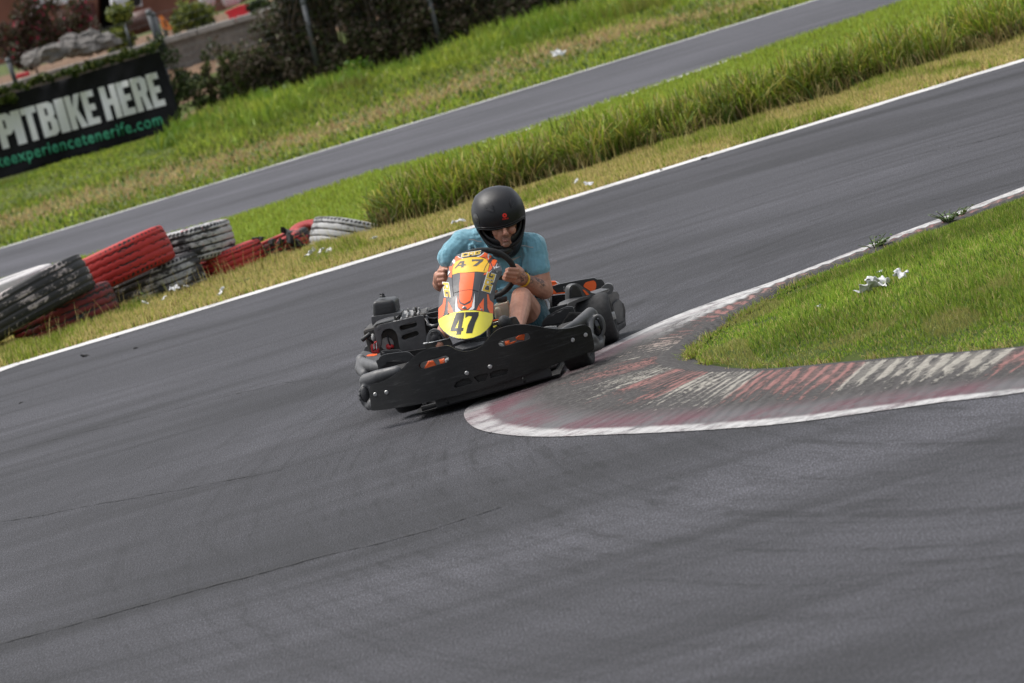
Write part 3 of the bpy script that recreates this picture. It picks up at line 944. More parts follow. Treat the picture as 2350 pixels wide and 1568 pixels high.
def tyre_mesh(name, mat, Rr=.48, Wd=.29, nseg=120, arc=(0, 1), pattern='zig', tread=True):
    "truck tyre: axis Z. cross-section profile swept round with tread grooves cut in"
    prof = []
    ri = Rr*.56
    hw = Wd/2
    # outer tread dense samples
    TN = 26
    for k in range(TN+1):
        w = -hw+Wd*k/TN
        rr = Rr-.012*(abs(w)/hw)**2.4
        prof.append((rr, w, 1))
    side = [(Rr-.03, hw+.012, 0), (Rr-.09, hw+.022, 0), (Rr-.15, hw+.012, 0), (ri+.03, hw-.02, 0), (ri, hw-.05, 0), (ri+.01, hw-.075, 0)]
    inner = [(ri+.05, hw-.07, 0), (Rr-.06, hw-.03, 0), (Rr-.045, 0, 0), (Rr-.06, -hw+.03, 0), (ri+.05, -hw+.07, 0)]
    side2 = [(ri+.01, -hw+.075, 0), (ri, -hw+.05, 0), (ri+.03, -hw+.02, 0), (Rr-.15, -hw-.012, 0), (Rr-.09, -hw-.022, 0), (Rr-.03, -hw-.012, 0)]
    prof += side+inner+side2
    vs = []; tint = []
    full = arc == (0, 1)
    ns = nseg if full else nseg+1
    for i in range(ns):
        u = arc[0]+(arc[1]-arc[0])*i/nseg
        th = 2*PI*u
        for (r, w, tr) in prof:
            g = 0
            if tr and tread:
                q = w/hw
                zg = abs(((u*34) % 1)-.5)*2  # triangle
                for c_ in (-.66, -.22, .22, .66):
                    cc = c_+(.10*(zg-.5) if pattern == 'zig' else 0)
                    d = abs(q-cc)
                    g = max(g, 1-d/.055 if d < .055 else 0)
                if abs(q) > .86:
                    uu = (u*60) % 1
                    if uu < .22: g = max(g, .9)
            rr = r-.014*min(1, g*1.6)
            vs.append((rr*math.cos(th), rr*math.sin(th), w))
            tint.append(min(1, g*1.5))
    npf = len(prof)
    fs = []
    for i in range(nseg):
        j = (i+1) % ns
        for k in range(npf):
            l = (k+1) % npf
            fs.append((i*npf+k, j*npf+k, j*npf+l, i*npf+l))
    if not full:
        fs.append(tuple(range(npf))[::-1]); fs.append(tuple((ns-1)*npf+k for k in range(npf)))
    me = bpy.data.meshes.new(name); me.from_pydata(vs, [], fs); me.update()
    at = me.color_attributes.new('tint', 'FLOAT_COLOR', 'POINT')
    C4 = np.ones((len(vs), 4), np.float32); C4[:, :3] = np.array(tint)[:, None]
    at.data.foreach_set('color', C4.ravel())
    me.polygons.foreach_set('use_smooth', [True]*len(me.polygons))
    me.materials.append(mat)
    return link(bpy.data.objects.new(name, me))
TRED = (.52, .028, .024); TWH = (.55, .55, .55); TBK = (.02, .02, .021)
GT = 'painted tyres along the edge of the verge'
def tyre(px, py, Y, R_, W_, rot, paint, worn, wear, label, seed=0, pattern='zig', spots=False, squash=(1, 1, 1), **kw):
    o = tyre_mesh('tyre', tyre_paint('tyre_paint', paint, worn, wear, spots, seed), R_, W_, pattern=pattern, **kw)
    o.location = AT(px, py, Y); o.rotation_euler = (Matrix.Rotation(R(rot[1]), 3, 'Y') @ Matrix.Rotation(R(rot[0]), 3, 'X') @ Matrix.Rotation(R(rot[2]), 3, 'Z')).to_euler() if len(rot) == 3 else Vector(rot[1:]).to_track_quat('Z', 'Y').to_euler(); o.scale = squash
    return tag(o, label, 'tyre', GT)
# bottom row
tyre(150, 728, 44.9, .47, .28, (-2, -7, 20), (.20, .015, .015), TBK, .46, 'dark red tyre at the bottom, crushed under the big black and white tyre', 1)
tyre(357, 655, 46.2, .45, .28, (-2.5, -6, 40), (.42, .42, .42), TBK, .52, 'black tyre with flaking white paint, under the red and the white-topped tyres', 2, 'str')
tyre(530, 604, 46.6, .32, .22, (-1.5, -5, 75), (.5, .03, .026), TBK, .40, 'small red tyre low in the grass, right of the flaking black tyre', 3)
# top row
tyre(72, 690, 44.7, .56, .30, (-3, -13, 10), (.46, .40, .39), TBK, .53, 'large tilted black tyre with worn white paint, leftmost in the upper row', 4, 'str')
tyre(280, 602, 45.9, .46, .29, (-2.5, -9, 70), TRED, TBK, .36, 'bright red tyre with zigzag tread, between two black and white tyres', 5)
tyre(437, 564, 46.6, .40, .27, (-2, 1, 33), TWH, TBK, .455, 'white painted tyre with black wear and red splashes, right of the bright red one', 6, 'str', True)
tyre(30, 672, 46.6, .42, .24, (0, -4, 15), (.62, .60, .60), (.4, .38, .38), .30, 'pale white tyre lying behind the large tilted black one', 7, tread=False)
# far ones
o = tyre(640, 580, 46.9, .33, .22, (2, -7, 0), (.5, .03, .026), TBK, .47, 'torn red tyre with black ragged rubber flaps sticking up', 8)
fl = []
for (a, hgt, wd_) in ((0, 0, 0),):
    pass
fz = .0
def flap(name, pts, Y, mat, parent_o, thick=.03):
    o = shape(name, [pts], lambda x, y: AT(x, y, Y+.1*math.sin(x*.3)), mat, None, thick, .004, step=(6, 6))
    o.parent = parent_o
    o.matrix_parent_inverse = parent_o.matrix_basis.inverted()
    return o
flap('rubber_flap', [(570, 562), (580, 548), (596, 543), (610, 545), (598, 552), (588, 560), (574, 572)], 46.6, M['rubber'], o)
flap('rubber_flap', [(612, 558), (618, 549), (640, 553), (652, 548), (660, 550), (652, 535), (651, 521), (668, 537), (674, 546), (700, 562), (698, 568), (672, 560), (655, 556), (640, 560), (622, 560)], 46.55, M['rubber'], o)
tyre(708, 540, 47.2, .20, .085, (0, .05, -.50, .86), (.42, .03, .03), (.2, .02, .02), .3, 'red tyre standing half buried behind the torn one', 9, tread=False)
tyre(808, 552, 46.7, .38, .27, (0, .42, .16, .86), (.55, .55, .55), (.05, .05, .05), .44, 'weathered white tyre half buried upright beside the tall grass', 10, 'str')

# litter and rubber crumbs
def scrap(px, py, s, label, z=.02, mat=None, ground=None, grp='white paper scraps lying in the grass', cat='paper', name='paper_scrap', flat=.6, Yo=None, zz=.0):
    p = G(px, py, zz) if Yo is None else AT(px, py, Yo)
    r = random.Random(int(px*7+py))
    bm = bmesh.new()
    if name == 'paper_scrap' or name == 'litter_bag':
        bmesh.ops.create_grid(bm, x_segments=9, y_segments=9, size=1)
        for v in bm.verts:
            x_, y_ = v.co.x, v.co.y
            v.co = Vector((x_*.85+.28*math.sin(y_*4+px), y_*.8+.28*math.sin(x_*5+py), .55*abs(math.sin(x_*2.3+px*.3)*math.cos(y_*2.1+py*.2))+.30*math.sin(x_*6+y_*4+px)+r.uniform(-.12, .12)))
            if r.random() < .25: v.co *= r.uniform(.75, 1.1)
        o = obj_bm(name, bm, mat or M['paper'], None, True)
        subsurf(o, 2)
        sl2 = o.modifiers.new('s', 'SOLIDIFY'); sl2.thickness = .04
        s *= 1.1
        o.scale = (s*r.uniform(.9, 1.2), s*r.uniform(.7, 1), s*(.45+flat*.4)); o.location = p+Vector((0, 0, s*.25)); o.rotation_euler = (r.uniform(0, .7), r.uniform(-.5, .5), r.uniform(0, 6))
        return tag(o, label, cat, grp)
    bmesh.ops.create_icosphere(bm, subdivisions=3, radius=1)
    off = [Vector((r.uniform(-1, 1), r.uniform(-1, 1), r.uniform(-1, 1))).normalized() for _ in range(7)]
    for v in bm.verts:
        k = 1
        for o_ in off:
            k -= .28*max(0, v.co.normalized().dot(o_)-.45)
        k += .30*math.sin(v.co.x*5+px)*math.sin(v.co.y*6+py)*math.sin(v.co.z*5)
        v.co *= k*r.uniform(.9, 1.1)
        v.co.z *= flat
    o = obj_bm(name, bm, mat or M['paper'], None, False)
    s *= .85
    o.scale = (s*r.uniform(.8, 1.2), s*r.uniform(.6, 1), s*r.uniform(.8, 1)); o.location = p+Vector((0, 0, s*flat*.4)); o.rotation_euler = (r.uniform(-.5, .5), r.uniform(-.6, .6), r.uniform(0, 6)); mod_disp(o, .9, .35)
    return tag(o, label, cat, grp)
M['paper'] = simple('paper', (.72, .72, .72), .7, var=.08, scale=20)
scrap(1996, 668, .05, 'large crumpled white paper on the island grass, left half of it', zz=.10)
scrap(2016, 655, .055, 'crumpled white paper on the island grass, peaked middle of the bigger pile', zz=.10, flat=.9)
scrap(2024, 660, .035, 'crumpled white paper at the right end of the bigger pile on the island', zz=.10)
scrap(2067, 636, .045, 'smaller crumpled white paper on the island grass, behind the bigger pile', zz=.11)
scrap(2020, 626, .015, 'tiny grey-white scrap behind the big paper pile on the island', zz=.11)
scrap(1834, 695, .014, 'tiny white scrap in the island grass near the inner kerb', zz=.05)
scrap(1878, 708, .018, 'small white scrap in the island grass halfway to the paper pile', zz=.08)
for i, (x, y, s, lab) in enumerate([(713, 586, .05, 'white feather-like scrap leaning in the verge below the torn red tyre'), (738, 580, .045, 'round white scrap in the verge below the half-buried red tyre'), (756, 577, .03, 'small white scrap just right of the round one in the verge'),
                                 (510, 672, .045, 'white feathery scrap close to the white line below the small red tyre'), (400, 665, .035, 'white scrap in the verge below the flaking black tyre'), (428, 660, .03, 'small white scrap beside the bigger one below the flaking black tyre'),
                                 (378, 687, .03, 'upright white scrap at the foot of the flaking black tyre'), (64, 770, .028, 'small white scrap at the foot of the large tilted tyre'), (333, 698, .03, 'pale scrap among green leaves by the red and black tyres'),
                                 (1048, 512, .035, 'white paper scrap in the verge left of the helmet'), (1062, 508, .022, 'tiny white scrap next to the one left of the helmet'), (1352, 424, .03, 'white scrap in the verge right of the helmet'), (1322, 419, .025, 'small white scrap at the foot of the tussocks, right of the helmet'),
                                 (860, 548, .025, 'small white scrap between the white tyre and the tussocks')]):
    scrap(x, y, s, lab, zz=.05)
scrap(1283, 127, .10, 'bright white litter bag on the bank beyond the far track', zz=.05, cat='litter bag', name='litter_bag', grp=None)
scrap(1096, 375, .04, 'small white scrap resting on top of the tussock grass', Yo=47.9)
for i, (x, y, s, lab) in enumerate([(198, 818, .045, 'long black rubber shred on the track near the left edge'), (179, 799, .02, 'small black rubber crumb just left of the long shred'), (270, 775, .022, 'black rubber crumb by the white line below the tyres'), (312, 800, .024, 'black rubber crumb to the right of the long shred'),
                              (895, 575, .035, 'black rubber piece lying on the white line left of the driver'), (740, 598, .022, 'black rubber crumb on the track left of the driver near the line'), (682, 583, .02, 'black rubber crumb at the edge of the white line mid-way'), (1617, 366, .035, 'black rubber piece on the track close to the far white line'),
                              (1520, 392, .03, 'black rubber piece on the far white line right of the helmet'), (47, 926, .02, 'lone black rubber crumb on the track at the left edge'), (1125, 995, .012, 'black rubber crumb beside the tip of the kerb'), (1058, 512, .03, 'flat black rubber piece on the white line beside the shoulder')]):
    scrap(x, y, s, lab, mat=M['rubber'], grp='black rubber crumbs scattered on the track', cat='rubber crumb', name='rubber_crumb', flat=.25)

# weeds
def weed(px, py, zz, s, n_st, label, dark=False):
    p = G(px, py, zz)
    root = tag(empty('weed', p), label, 'weed', 'leafy weeds on the kerb and verge')
    bm = bmesh.new(); lf = []
    r = random.Random(int(px))
    vs = []; fs = []; tint = []
    for k in range(n_st):
        a = r.uniform(0, 2*PI); L = s*r.uniform(.6, 1.1)
        tip = Vector((math.cos(a)*L*.8, math.sin(a)*L*.9, L*r.uniform(.35, .8)))
        add_tube(bm, [(0, 0, -.01), tip*.5+Vector((0, 0, .01)), tip], [.004, .003, .0015], 5)
        for j in range(9):
            t = .25+.75*j/8
            q = tip*t; b_ = r.uniform(0, 2*PI); l = s*.26*(1.2-t*.5)
            d = Vector((math.cos(b_), math.sin(b_), r.uniform(-.2, .6))).normalized()*l
            sd_ = d.cross(Vector((0, 0, 1))).normalized()*l*.36
            i0 = len(vs)
            vs += [q, q+d*.5+sd_, q+d, q+d*.5-sd_]
            fs.append((i0, i0+1, i0+2, i0+3))
            c = (.06, .13, .02) if r.random() < .6 else (.12, .2, .04)
            tint += [c]*4
    obj_bm('stem', bm, M['stem'], root)
    me = bpy.data.meshes.new('leaves'); me.from_pydata([tuple(v) for v in vs], [], fs); me.update()
    at = me.color_attributes.new('tint', 'FLOAT_COLOR', 'POINT')
    C4 = np.ones((len(vs), 4), np.float32); C4[:, :3] = np.array(tint); at.data.foreach_set('color', C4.ravel())
    me.materials.append(M['leaf'])
    link(bpy.data.objects.new('leaves', me), root)
M['stem'] = simple('green_stem', (.10, .12, .04), .6)
weed(2010, 576, .02, .13, 13, 'leafy weed growing over the kerb line, nearer the kart')
weed(2180, 516, .02, .12, 12, 'leafy weed growing over the kerb line, farther from the kart')
weed(2205, 500, .02, .11, 8, 'small leafy weed hugging the kerb line behind the farther weed')
weed(333, 700, .0, .16, 12, 'bright green weed in the verge below the flaking black tyre')
weed(545, 620, .0, .12, 9, 'grey-green weed in front of the small red tyre')
weed(560, 655, .0, .10, 9, 'low green weed beside the white line below the small red tyre')
weed(735, 607, .0, .10, 8, 'low weed close to the white line below the half-buried tyre')

# ================================================================== FAR BACKGROUND
YB = 106.3
def BP(x, y, Y=YB): return AT(x, y, Y)
# banner on posts
M['banner'] = simple('black_tarpaulin', (.010, .010, .012), .7, var=.2, scale=1.5, bmp=.2, spec=.2)
M['banner_white'] = simple('white_print', (.80, .80, .80), .6, var=.06, scale=1.2)
M['banner_green'] = simple('green_print', (.05, .36, .20), .55, var=.06)
ban = tag(empty('banner', BP(200, 352)), 'black banner with white and green lettering hung on the wire fence', 'banner')
bi = ban.matrix_basis.inverted()
def wob_b(x, y):
    return .05*math.sin(x*.045+y*.02)+.035*math.sin(x*.11-y*.06+1.3)+.05*math.exp(-((y-(235-x*.2))/16)**2)*math.sin(x*.16)
def to_ban(x, y, off=0.0):
    Y = YB+wob_b(x, y)-off
    p = AT(x, y, Y)
    return p-Vector(ban.location)
shape('sheet', [[(-420, 346), (-300, 300), (-100, 249), (54, 208), (120, 190), (188, 171), (280, 143), (365, 118), (395, 205), (421, 293), (300, 326), (180, 360), (40, 400), (-420, 530)]], to_ban, M['banner'], ban, .02, step=(10, 12))
# block capitals, drawn by hand in unit boxes
GL = {
 'P': [[(0, 0), (.42, 0), (.42, .36), (.72, .36), (1, .48), (1, .88), (.74, 1), (0, 1)], [(.42, .55), (.58, .57), (.58, .80), (.42, .82)]],
 'I': [[(0, 0), (1, 0), (1, 1), (0, 1)]],
 'T': [[(.30, 0), (.70, 0), (.70, .80), (1, .80), (1, 1), (0, 1), (0, .80), (.30, .80)]],
 'B': [[(0, 0), (.74, 0), (1, .10), (1, .42), (.86, .52), (.98, .62), (.98, .9), (.74, 1), (0, 1)], [(.40, .17), (.58, .19), (.58, .42), (.40, .44)], [(.40, .6), (.57, .62), (.57, .82), (.40, .84)]],
 'K': [[(0, 0), (.38, 0), (.38, .34), (.42, .42), (.62, 0), (1.04, 0), (.66, .56), (1, 1), (.62, 1), (.38, .62), (.38, 1), (0, 1)]],
 'E': [[(0, 0), (1, 0), (1, .19), (.46, .19), (.46, .41), (.9, .41), (.9, .60), (.46, .60), (.46, .81), (.98, .81), (.98, 1), (0, 1)]],
 'H': [[(0, 0), (.38, 0), (.38, .42), (.62, .42), (.62, 0), (1, 0), (1, 1), (.62, 1), (.62, .61), (.38, .61), (.38, 1), (0, 1)]],
 'R': [[(0, 0), (.40, 0), (.40, .42), (.50, .42), (.60, 0), (1.02, 0), (.84, .46), (1, .58), (1, .9), (.76, 1), (0, 1)], [(.40, .60), (.58, .62), (.58, .82), (.40, .84)]],
}
def z2(X, Y): return X*.26855, Y*.26855
spans = [('P', 26, 160), ('I', 160, 236), ('T', 244, 372), ('B', 384, 520), ('I', 532, 610), ('K', 622, 752), ('E', 760, 866), ('H', 916, 1052), ('E', 1062, 1170), ('R', 1182, 1308), ('E', 1320, 1419)]
for ch, a, b in spans:
    loops = []
    for lp in GL[ch]:
        out = []
        for (u, v) in lp:
            X = a+(b-a)*u
            Yb = 900+(1415-X)*.2715
            out.append(z2(X-80*v, Yb-283*v))
        loops.append(out)
    shape('letter', loops, lambda x, y: to_ban(x, y, .025), M['banner_white'], ban, .006, step=(8, 8), smooth=False)
def gt(u, v):
    X = -22+(1397+22)*u; Yb = 1062+(1397-X)*.262
    x, y = z2(X-26*v, Yb-98*v)
    return to_ban(x, y, .03)
text_obj('website', 'keexperiencetenerife.com', gt, M['banner_green'], ban, bold=.018, spacing=1.12, nx=24, thick=.004)

# fence: posts and wire
M['galv'] = simple('galvanised', (.11, .115, .12), .5, metal=.3, var=.15)
fence = tag(empty('wire_fence', BP(700, 150)), 'wire mesh fence on grey metal posts, overgrown with creepers', 'fence')
FY = 107.0
fb = Vector(fence.location)
def fpost(x0, y0, x1, y1, r, Y=FY, name='post', mat=None):
    a = AT(x0, y0, Y)-fb; b = AT(x1, y1, Y)-fb
    bm = bmesh.new(); add_tube(bm, [a, b], [r, r], 10)
    add_ball(bm, b, r*1.25, seg=10)
    return obj_bm(name, bm, mat or M['galv'], fence)
for (x1, y1, x0, y0, r) in [(366, 118, 422, 296, .045), (341, 30, 372, 125, .06), (352, 34, 384, 125, .045), (696, 5, 728, 150, .06), (985, 0, 1010, 100, .055), (1300, -70, 1322, 20, .055), (18, 140, 40, 200, .05), (288, 60, 302, 112, .025)]:
    fpost(x0, y0, x1, y1, r)
vs = []; fs = []
def wire(a, b, r=.0025):
    d = (b-a).normalized(); u, v = basis(d)
    i0 = len(vs)
    for p in (a, b):
        for k in range(3):
            t = 2*PI*k/3
            vs.append(p+u*math.cos(t)*r+v*math.sin(t)*r)
    for k in range(3): fs.append((i0+k, i0+(k+1) % 3, i0+3+(k+1) % 3, i0+3+k))
ax, bx = -9.5, 11.0
for k in range(15):
    z = .1+k*.16
    y = FY+.05
    wire(Vector((ax, y, z))-fb, Vector((bx, y, z))-fb)
nW = 130
for k in range(nW):
    x = ax+(bx-ax)*k/nW
    wire(Vector((x, FY+.05, .0))-fb, Vector((x, FY+.05, 2.4))-fb, .002)
obj_pd('wire_mesh', vs, fs, M['galv'], fence)

# foliage clouds
def leaf_cloud(name, blobs, n, size, cols, wts, parent=None, droop=.3, shell=.75):
    "blobs: (center, radii, weight)"
    wt = np.array([b[2] for b in blobs], float); wt /= wt.sum()
    idx = rng.choice(len(blobs), n, p=wt)
    c = np.array([tuple(b[0]) for b in blobs])[idx]; rr = np.array([b[1] for b in blobs])[idx]
    d = rng.normal(size=(n, 3)); d /= np.linalg.norm(d, axis=1)[:, None]
    rad = (shell+(1-shell)*rng.random(n))*rng.random(n)**.25
    rad = np.where(rng.random(n) < .12, rad*1.22, rad)
    p = c+d*rr*rad[:, None]
    a = rng.normal(size=(n, 3)); a /= np.linalg.norm(a, axis=1)[:, None]
    b_ = np.cross(a, rng.normal(size=(n, 3))); b_ /= np.linalg.norm(b_, axis=1)[:, None]
    s = size*rng.uniform(.6, 1.3, n)[:, None]
    V = np.stack([p-a*s*.9, p+b_*s*.42, p+a*s*.9, p-b_*s*.42], 1).reshape(-1, 3)
    t = mixtint(n, cols, wts, .3)
    blobv = rng.uniform(.75, 1.25, len(blobs))[idx]
    t = t*blobv[:, None]
    me = bpy.data.meshes.new(name)
    me.vertices.add(4*n); me.vertices.foreach_set('co', V.astype(np.float32).ravel())
    me.loops.add(4*n); me.loops.foreach_set('vertex_index', np.arange(4*n, dtype=np.int32))
    me.polygons.add(n); me.polygons.foreach_set('loop_start', (np.arange(n)*4).astype(np.int32)); me.polygons.foreach_set('loop_total', np.full(n, 4, np.int32))
    me.update(calc_edges=True)
    at = me.color_attributes.new('tint', 'FLOAT_COLOR', 'POINT')
    C4 = np.ones((4*n, 4), np.float32); C4[:, :3] = np.repeat(np.clip(t, 0, 1), 4, 0); at.data.foreach_set('color', C4.ravel())
    me.materials.append(M['leaf'])
    return link(bpy.data.objects.new(name, me), parent)
def shrub(name, px, py, Y, pts, n, size, cols, wts, label, cat, grp=None, zbase=None, stems=1):
    "pts: (px, py, radius m) blobs in the picture at depth Y"
    base = AT(px, py, Y)
    root = tag(empty(name, base), label, cat, grp)
    blobs = []
    bm = bmesh.new()
    for (x, y, r) in pts:
        c = AT(x, y, Y+random.uniform(-.3, .3))-base
        for k in range(4):
            j = Vector((random.uniform(-1, 1), random.uniform(-1, 1), random.uniform(-1, 1)))*r*.55
            rk = r*random.uniform(.4, .75)
            blobs.append((c+j, (rk, rk*1.1, rk*random.uniform(.8, 1.1)), rk**2))
            if k == 0 and stems:
                add_tube(bm, [Vector((c.x*.6, 0, min(0, c.z-.4))), c*.6+j*.3, c+j], [.035, .022, .008], 6)
    leaf_cloud('foliage', blobs, n, size, cols, wts, root)
    if stems: obj_bm('stem', bm, M['bark'], root)
    return root
M['bark'] = simple('bark', (.11, .075, .05), .85, var=.3)
HED = [(.045, .058, .020), (.07, .085, .028), (.13, .095, .065), (.17, .13, .10), (.10, .12, .04)]
random.seed(5)
HG = 'dark creeper-covered bushes along the wire fence'
hx = [(560, 235, 660), (640, 200, 700), (720, 180, 760), (800, 170, 840), (890, 150, 920), (975, 130, 1000), (1060, 110, 1080), (1150, 85, 1160), (1240, 55, 1250), (1330, 30, 1340), (1420, -5, 1430)]
hlab = ['sparse dark bush right of the bare gap in the creepers', 'dark bush in front of the leftmost bare fence post', 'brownish bush just right of the first tall fence post', 'dense dark bush above the bright green clump', 'brown-green bush between the two tall fence posts', 'dark bush left of the second tall fence post',
        'tall dark bush right of the second tall fence post', 'dark green bush above the white litter bag', 'dark green bush where the fence leaves the picture top', 'low dark green bush near the top edge, left of the last one', 'last dark green bush at the top edge']
for i, (x0, yb, x1) in enumerate(hx):
    pts = []
    for k in range(22):
        t = (k//2)/10
        hpx = 250*t
        xx = x0+random.uniform(-52, 52)-hpx*(0 if i < 2 else .14 if i == 2 else .28)+(45*t if i == 1 else 0)
        if i == 0 and t > .45: continue
        pts.append((xx, yb-18-hpx*.96, random.uniform(.34, .5)*(1-.2*t)))
    for k in range(6):
        pts.append((x0+random.uniform(-50, 50), yb-10-random.uniform(0, 50), random.uniform(.35, .5)))
    up = [.9, .9, .9, .5, .25] if i > 7 else [.8, .6, .8, .8, .25]
    shrub('fence_bush', x0, yb, 107.4, pts, 13000 if i else 3600, .058, HED, up, hlab[i], 'bush', HG)
# creepers hanging on the fence left of the gap and over the banner
pts = [(395+random.uniform(-22, 22)-i*3.0, 245-i*17, random.uniform(.16, .3)) for i in range(10)]+[(440+random.uniform(-25, 25), 240-random.uniform(0, 60), .28) for _ in range(6)]+[(500, 225, .3), (530, 215, .3), (470, 235, .3)]
shrub('creeper', 420, 262, 106.9, pts, 3800, .05, [(.035, .06, .012), (.06, .1, .02), (.06, .05, .03)], [.5, .3, .2], 'green creeper climbing the fence just right of the banner', 'creeper', stems=0)
for x, tp, lab in [(462, 120, 'thin yellow-green vine on the fence wire, first in the gap'), (492, 130, 'thin yellow-green vine on the fence wire, second in the gap'), (528, 125, 'thicker vine on the fence wire at the right side of the gap')]:
    pts = [(x+random.uniform(-9, 9)-(230-yy)*.28+30, yy, random.uniform(.06, .15)) for yy in range(tp, 235, 13)]
    shrub('vine', x+25, 235, 106.9, pts, 700, .045, [(.06, .09, .02), (.12, .14, .03), (.05, .05, .03)], [.4, .4, .2], lab, 'vine', 'thin vines on the fence wire')
pts = [(x, 226-(x-0)*.283+random.uniform(-8, 0)-12, random.uniform(.07, .13)) for x in range(-60, 365, 10)]
pts += [(x, 228-(x-0)*.283+random.uniform(0, 22), random.uniform(.10, .17)) for x in range(-60, 34, 14)]
shrub('creeper', 150, 190, 106.15, pts, 5500, .05, [(.03, .055, .008), (.07, .10, .015), (.14, .15, .03)], [.5, .3, .2], 'green creeper running along the top edge of the banner', 'creeper', stems=0)
# green clumps at hedge foot
for i, (x, y, lab) in enumerate([(850, 190, 'bright green bushy clump at the foot of the fence, above the far track'), (620, 252, 'green clump at the foot of the fence, nearer the banner'), (1060, 140, 'green clump below the second tall fence post')]):
    pts = [(x+random.uniform(-45, 45), y+random.uniform(-16, 8), random.uniform(.2, .4)) for _ in range(9)]
    shrub('green_clump', x, y+18, 105.0+0*i, pts, 3200, .06, [(.06, .13, .015), (.11, .19, .02), (.2, .22, .04)], [.5, .35, .15], lab, 'bush', 'green clumps at the fence foot')

# terrace behind the fence
M['stone'] = soil_mat('rubble_stone', [(.3, (.10, .09, .085)), (.5, (.2, .18, .16)), (.7, (.32, .29, .26))], 5)
M['dirt'] = soil_mat('brown_dirt', [(.3, (.09, .055, .035)), (.5, (.17, .105, .065)), (.7, (.26, .17, .11))], 1.5)
def box_px(name, quad, Y, depth, mat, parent=None, bevel=.02, label=None, cat=None, grp=None):
    o = shape(name, [quad], lambda x, y: AT(x, y, Y), mat, parent, depth, bevel, step=None, smooth=False)
    if label: tag(o, label, cat, grp)
    return o
# bank of brown dirt rising to the terrace
bm = bmesh.new()
bx0 = [AT(250, 330, 110), AT(1500, -20, 110)]
vsd = []
nxx, nyy = 60, 14
rows = []
for j in range(nyy+1):
    t = j/nyy
    row = []
    for i in range(nxx+1):
        x = -16+24*i/nxx
        y = 108.5+12.5*t
        z = -.05+1.0*t**.8+.06*math.sin(x*2.1+j)+.05*math.sin(x*5.3-j*1.7)
        row.append(bm.verts.new((x, y, z)))
    rows.append(row)
for a, b in zip(rows, rows[1:]):
    for i in range(nxx): bm.faces.new((a[i], a[i+1], b[i+1], b[i]))
tag(obj_bm('dirt_bank', bm, M['dirt']), kind='structure')
# terrace surface beyond the wall
terr = grid_sheet('terrace_ground', [-60, -30, -18, -12, -6, 0, 8, 30, 60], [121.3, 124, 128, 135, 150, 200], lambda x, y: 1.62, M['dirt'])
# retaining wall
wall = tag(empty('stone_wall', (-10.2, 121, 1)), 'low grey rubble stone wall with a light kerbed top above the dirt bank', 'wall')
wb = Vector(wall.location)
bm = bmesh.new()
for (x0, x1, z0, z1, y0, y1) in [(-16, 6, .6, 1.62, 120.9, 121.5)]:
    add_box(bm, Vector(((x0+x1)/2, (y0+y1)/2, (z0+z1)/2))-wb, (x1-x0, y1-y0, z1-z0))
obj_bm('masonry', bm, M['stone'], wall, False)
bm = bmesh.new()
for i in range(24):
    x = -16+22*(i+.5)/24
    add_box(bm, Vector((x, 121.15, 1.68))-wb, (22/24-.03, .7, .14))
mod_bevel(obj_bm('coping', bm, simple('light_stone', (.33, .31, .29), .8, var=.25, scale=4), wall, False), .02)
bm = bmesh.new()
for i in range(9):
    x = -12.3+.52*i
    add_box(bm, Vector((x, 120.8, 1.18))-wb, (.48, .08, .34))
mod_bevel(obj_bm('wall_panel', bm, simple('pale_panel', (.36, .35, .34), .7, var=.2, scale=3), wall, False), .02)
# boulders by the building
M['rock'] = soil_mat('grey_rock', [(.3, (.07, .065, .06)), (.5, (.17, .16, .15)), (.7, (.36, .33, .31))], 1.8)
random.seed(9)
for i, (x, y, r, lab) in enumerate([(120, 122, .55, 'dark jagged boulder, leftmost of the rock heap above the banner'), (158, 112, .5, 'rounded grey boulder second in the rock heap'), (196, 108, .55, 'large grey boulder in the middle of the rock heap'), (236, 98, .5, 'pale-topped boulder at the right end of the rock heap'), (205, 84, .4, 'flat pale rock lying on top of the heap'), (78, 135, .45, 'low dark rock at the left foot of the heap'), (160, 92, .35, 'small pale rock behind the heap')]):
    bm = bmesh.new(); bmesh.ops.create_icosphere(bm, subdivisions=2, radius=1)
    for v in bm.verts: v.co *= random.uniform(.75, 1.2)
    bmesh.ops.subdivide_edges(bm, edges=bm.edges[:], cuts=2, use_grid_fill=True)
    o = obj_bm('boulder', bm, M['rock'], None, False)
    mod_disp(o, .3, .5, 'VORONOI'); mod_disp(o, .15, .2)
    r *= .62
    o.scale = (r*1.25, r, r*.7); o.location = AT(x, y, 119.5+i*.2); o.rotation_euler = (0, 0, i)
    tag(o, lab, 'rock', 'boulders heaped above the banner')
# building
M['redwall'] = simple('terracotta_wall', (.20, .085, .055), .85, var=.2, scale=.8)
M['darkin'] = simple('dark_opening', (.012, .010, .010), .8)
M['maroon'] = simple('maroon_door', (.07, .015, .013), .6)
bld = tag(empty('terracotta_building', AT(300, 90, 134)), 'red-brown rendered building with a dark open doorway', 'building')
bb = Vector(bld.location)
def bpart(name, quad, Y, depth, mat, parent=None, bev=.01):
    o = shape(name, [quad], lambda x, y: AT(x, y, Y)-bb, mat, parent or bld, depth, bev, step=None, smooth=False)
    return o
bpart('wall', [(-160, 190), (-160, -420), (-60, -450), (180, -520), (180, 100), (30, 140)], 134, 3, M['redwall'])
bpart('wall', [(268, 75), (262, -540), (640, -640), (640, -30), (512, 25), (400, 50), (330, 60)], 134, 3, M['redwall'])
bpart('wall', [(150, 105), (140, -520), (214, -540), (225, 92)], 133.9, 3.2, M['redwall'])
dr = bpart('doorway', [(205, 95), (190, -520), (272, -540), (285, 85)], 136, .3, M['darkin'])
bpart('door', [(190, 95), (176, 15), (214, 6), (232, 88)], 133.6, .15, M['maroon'])
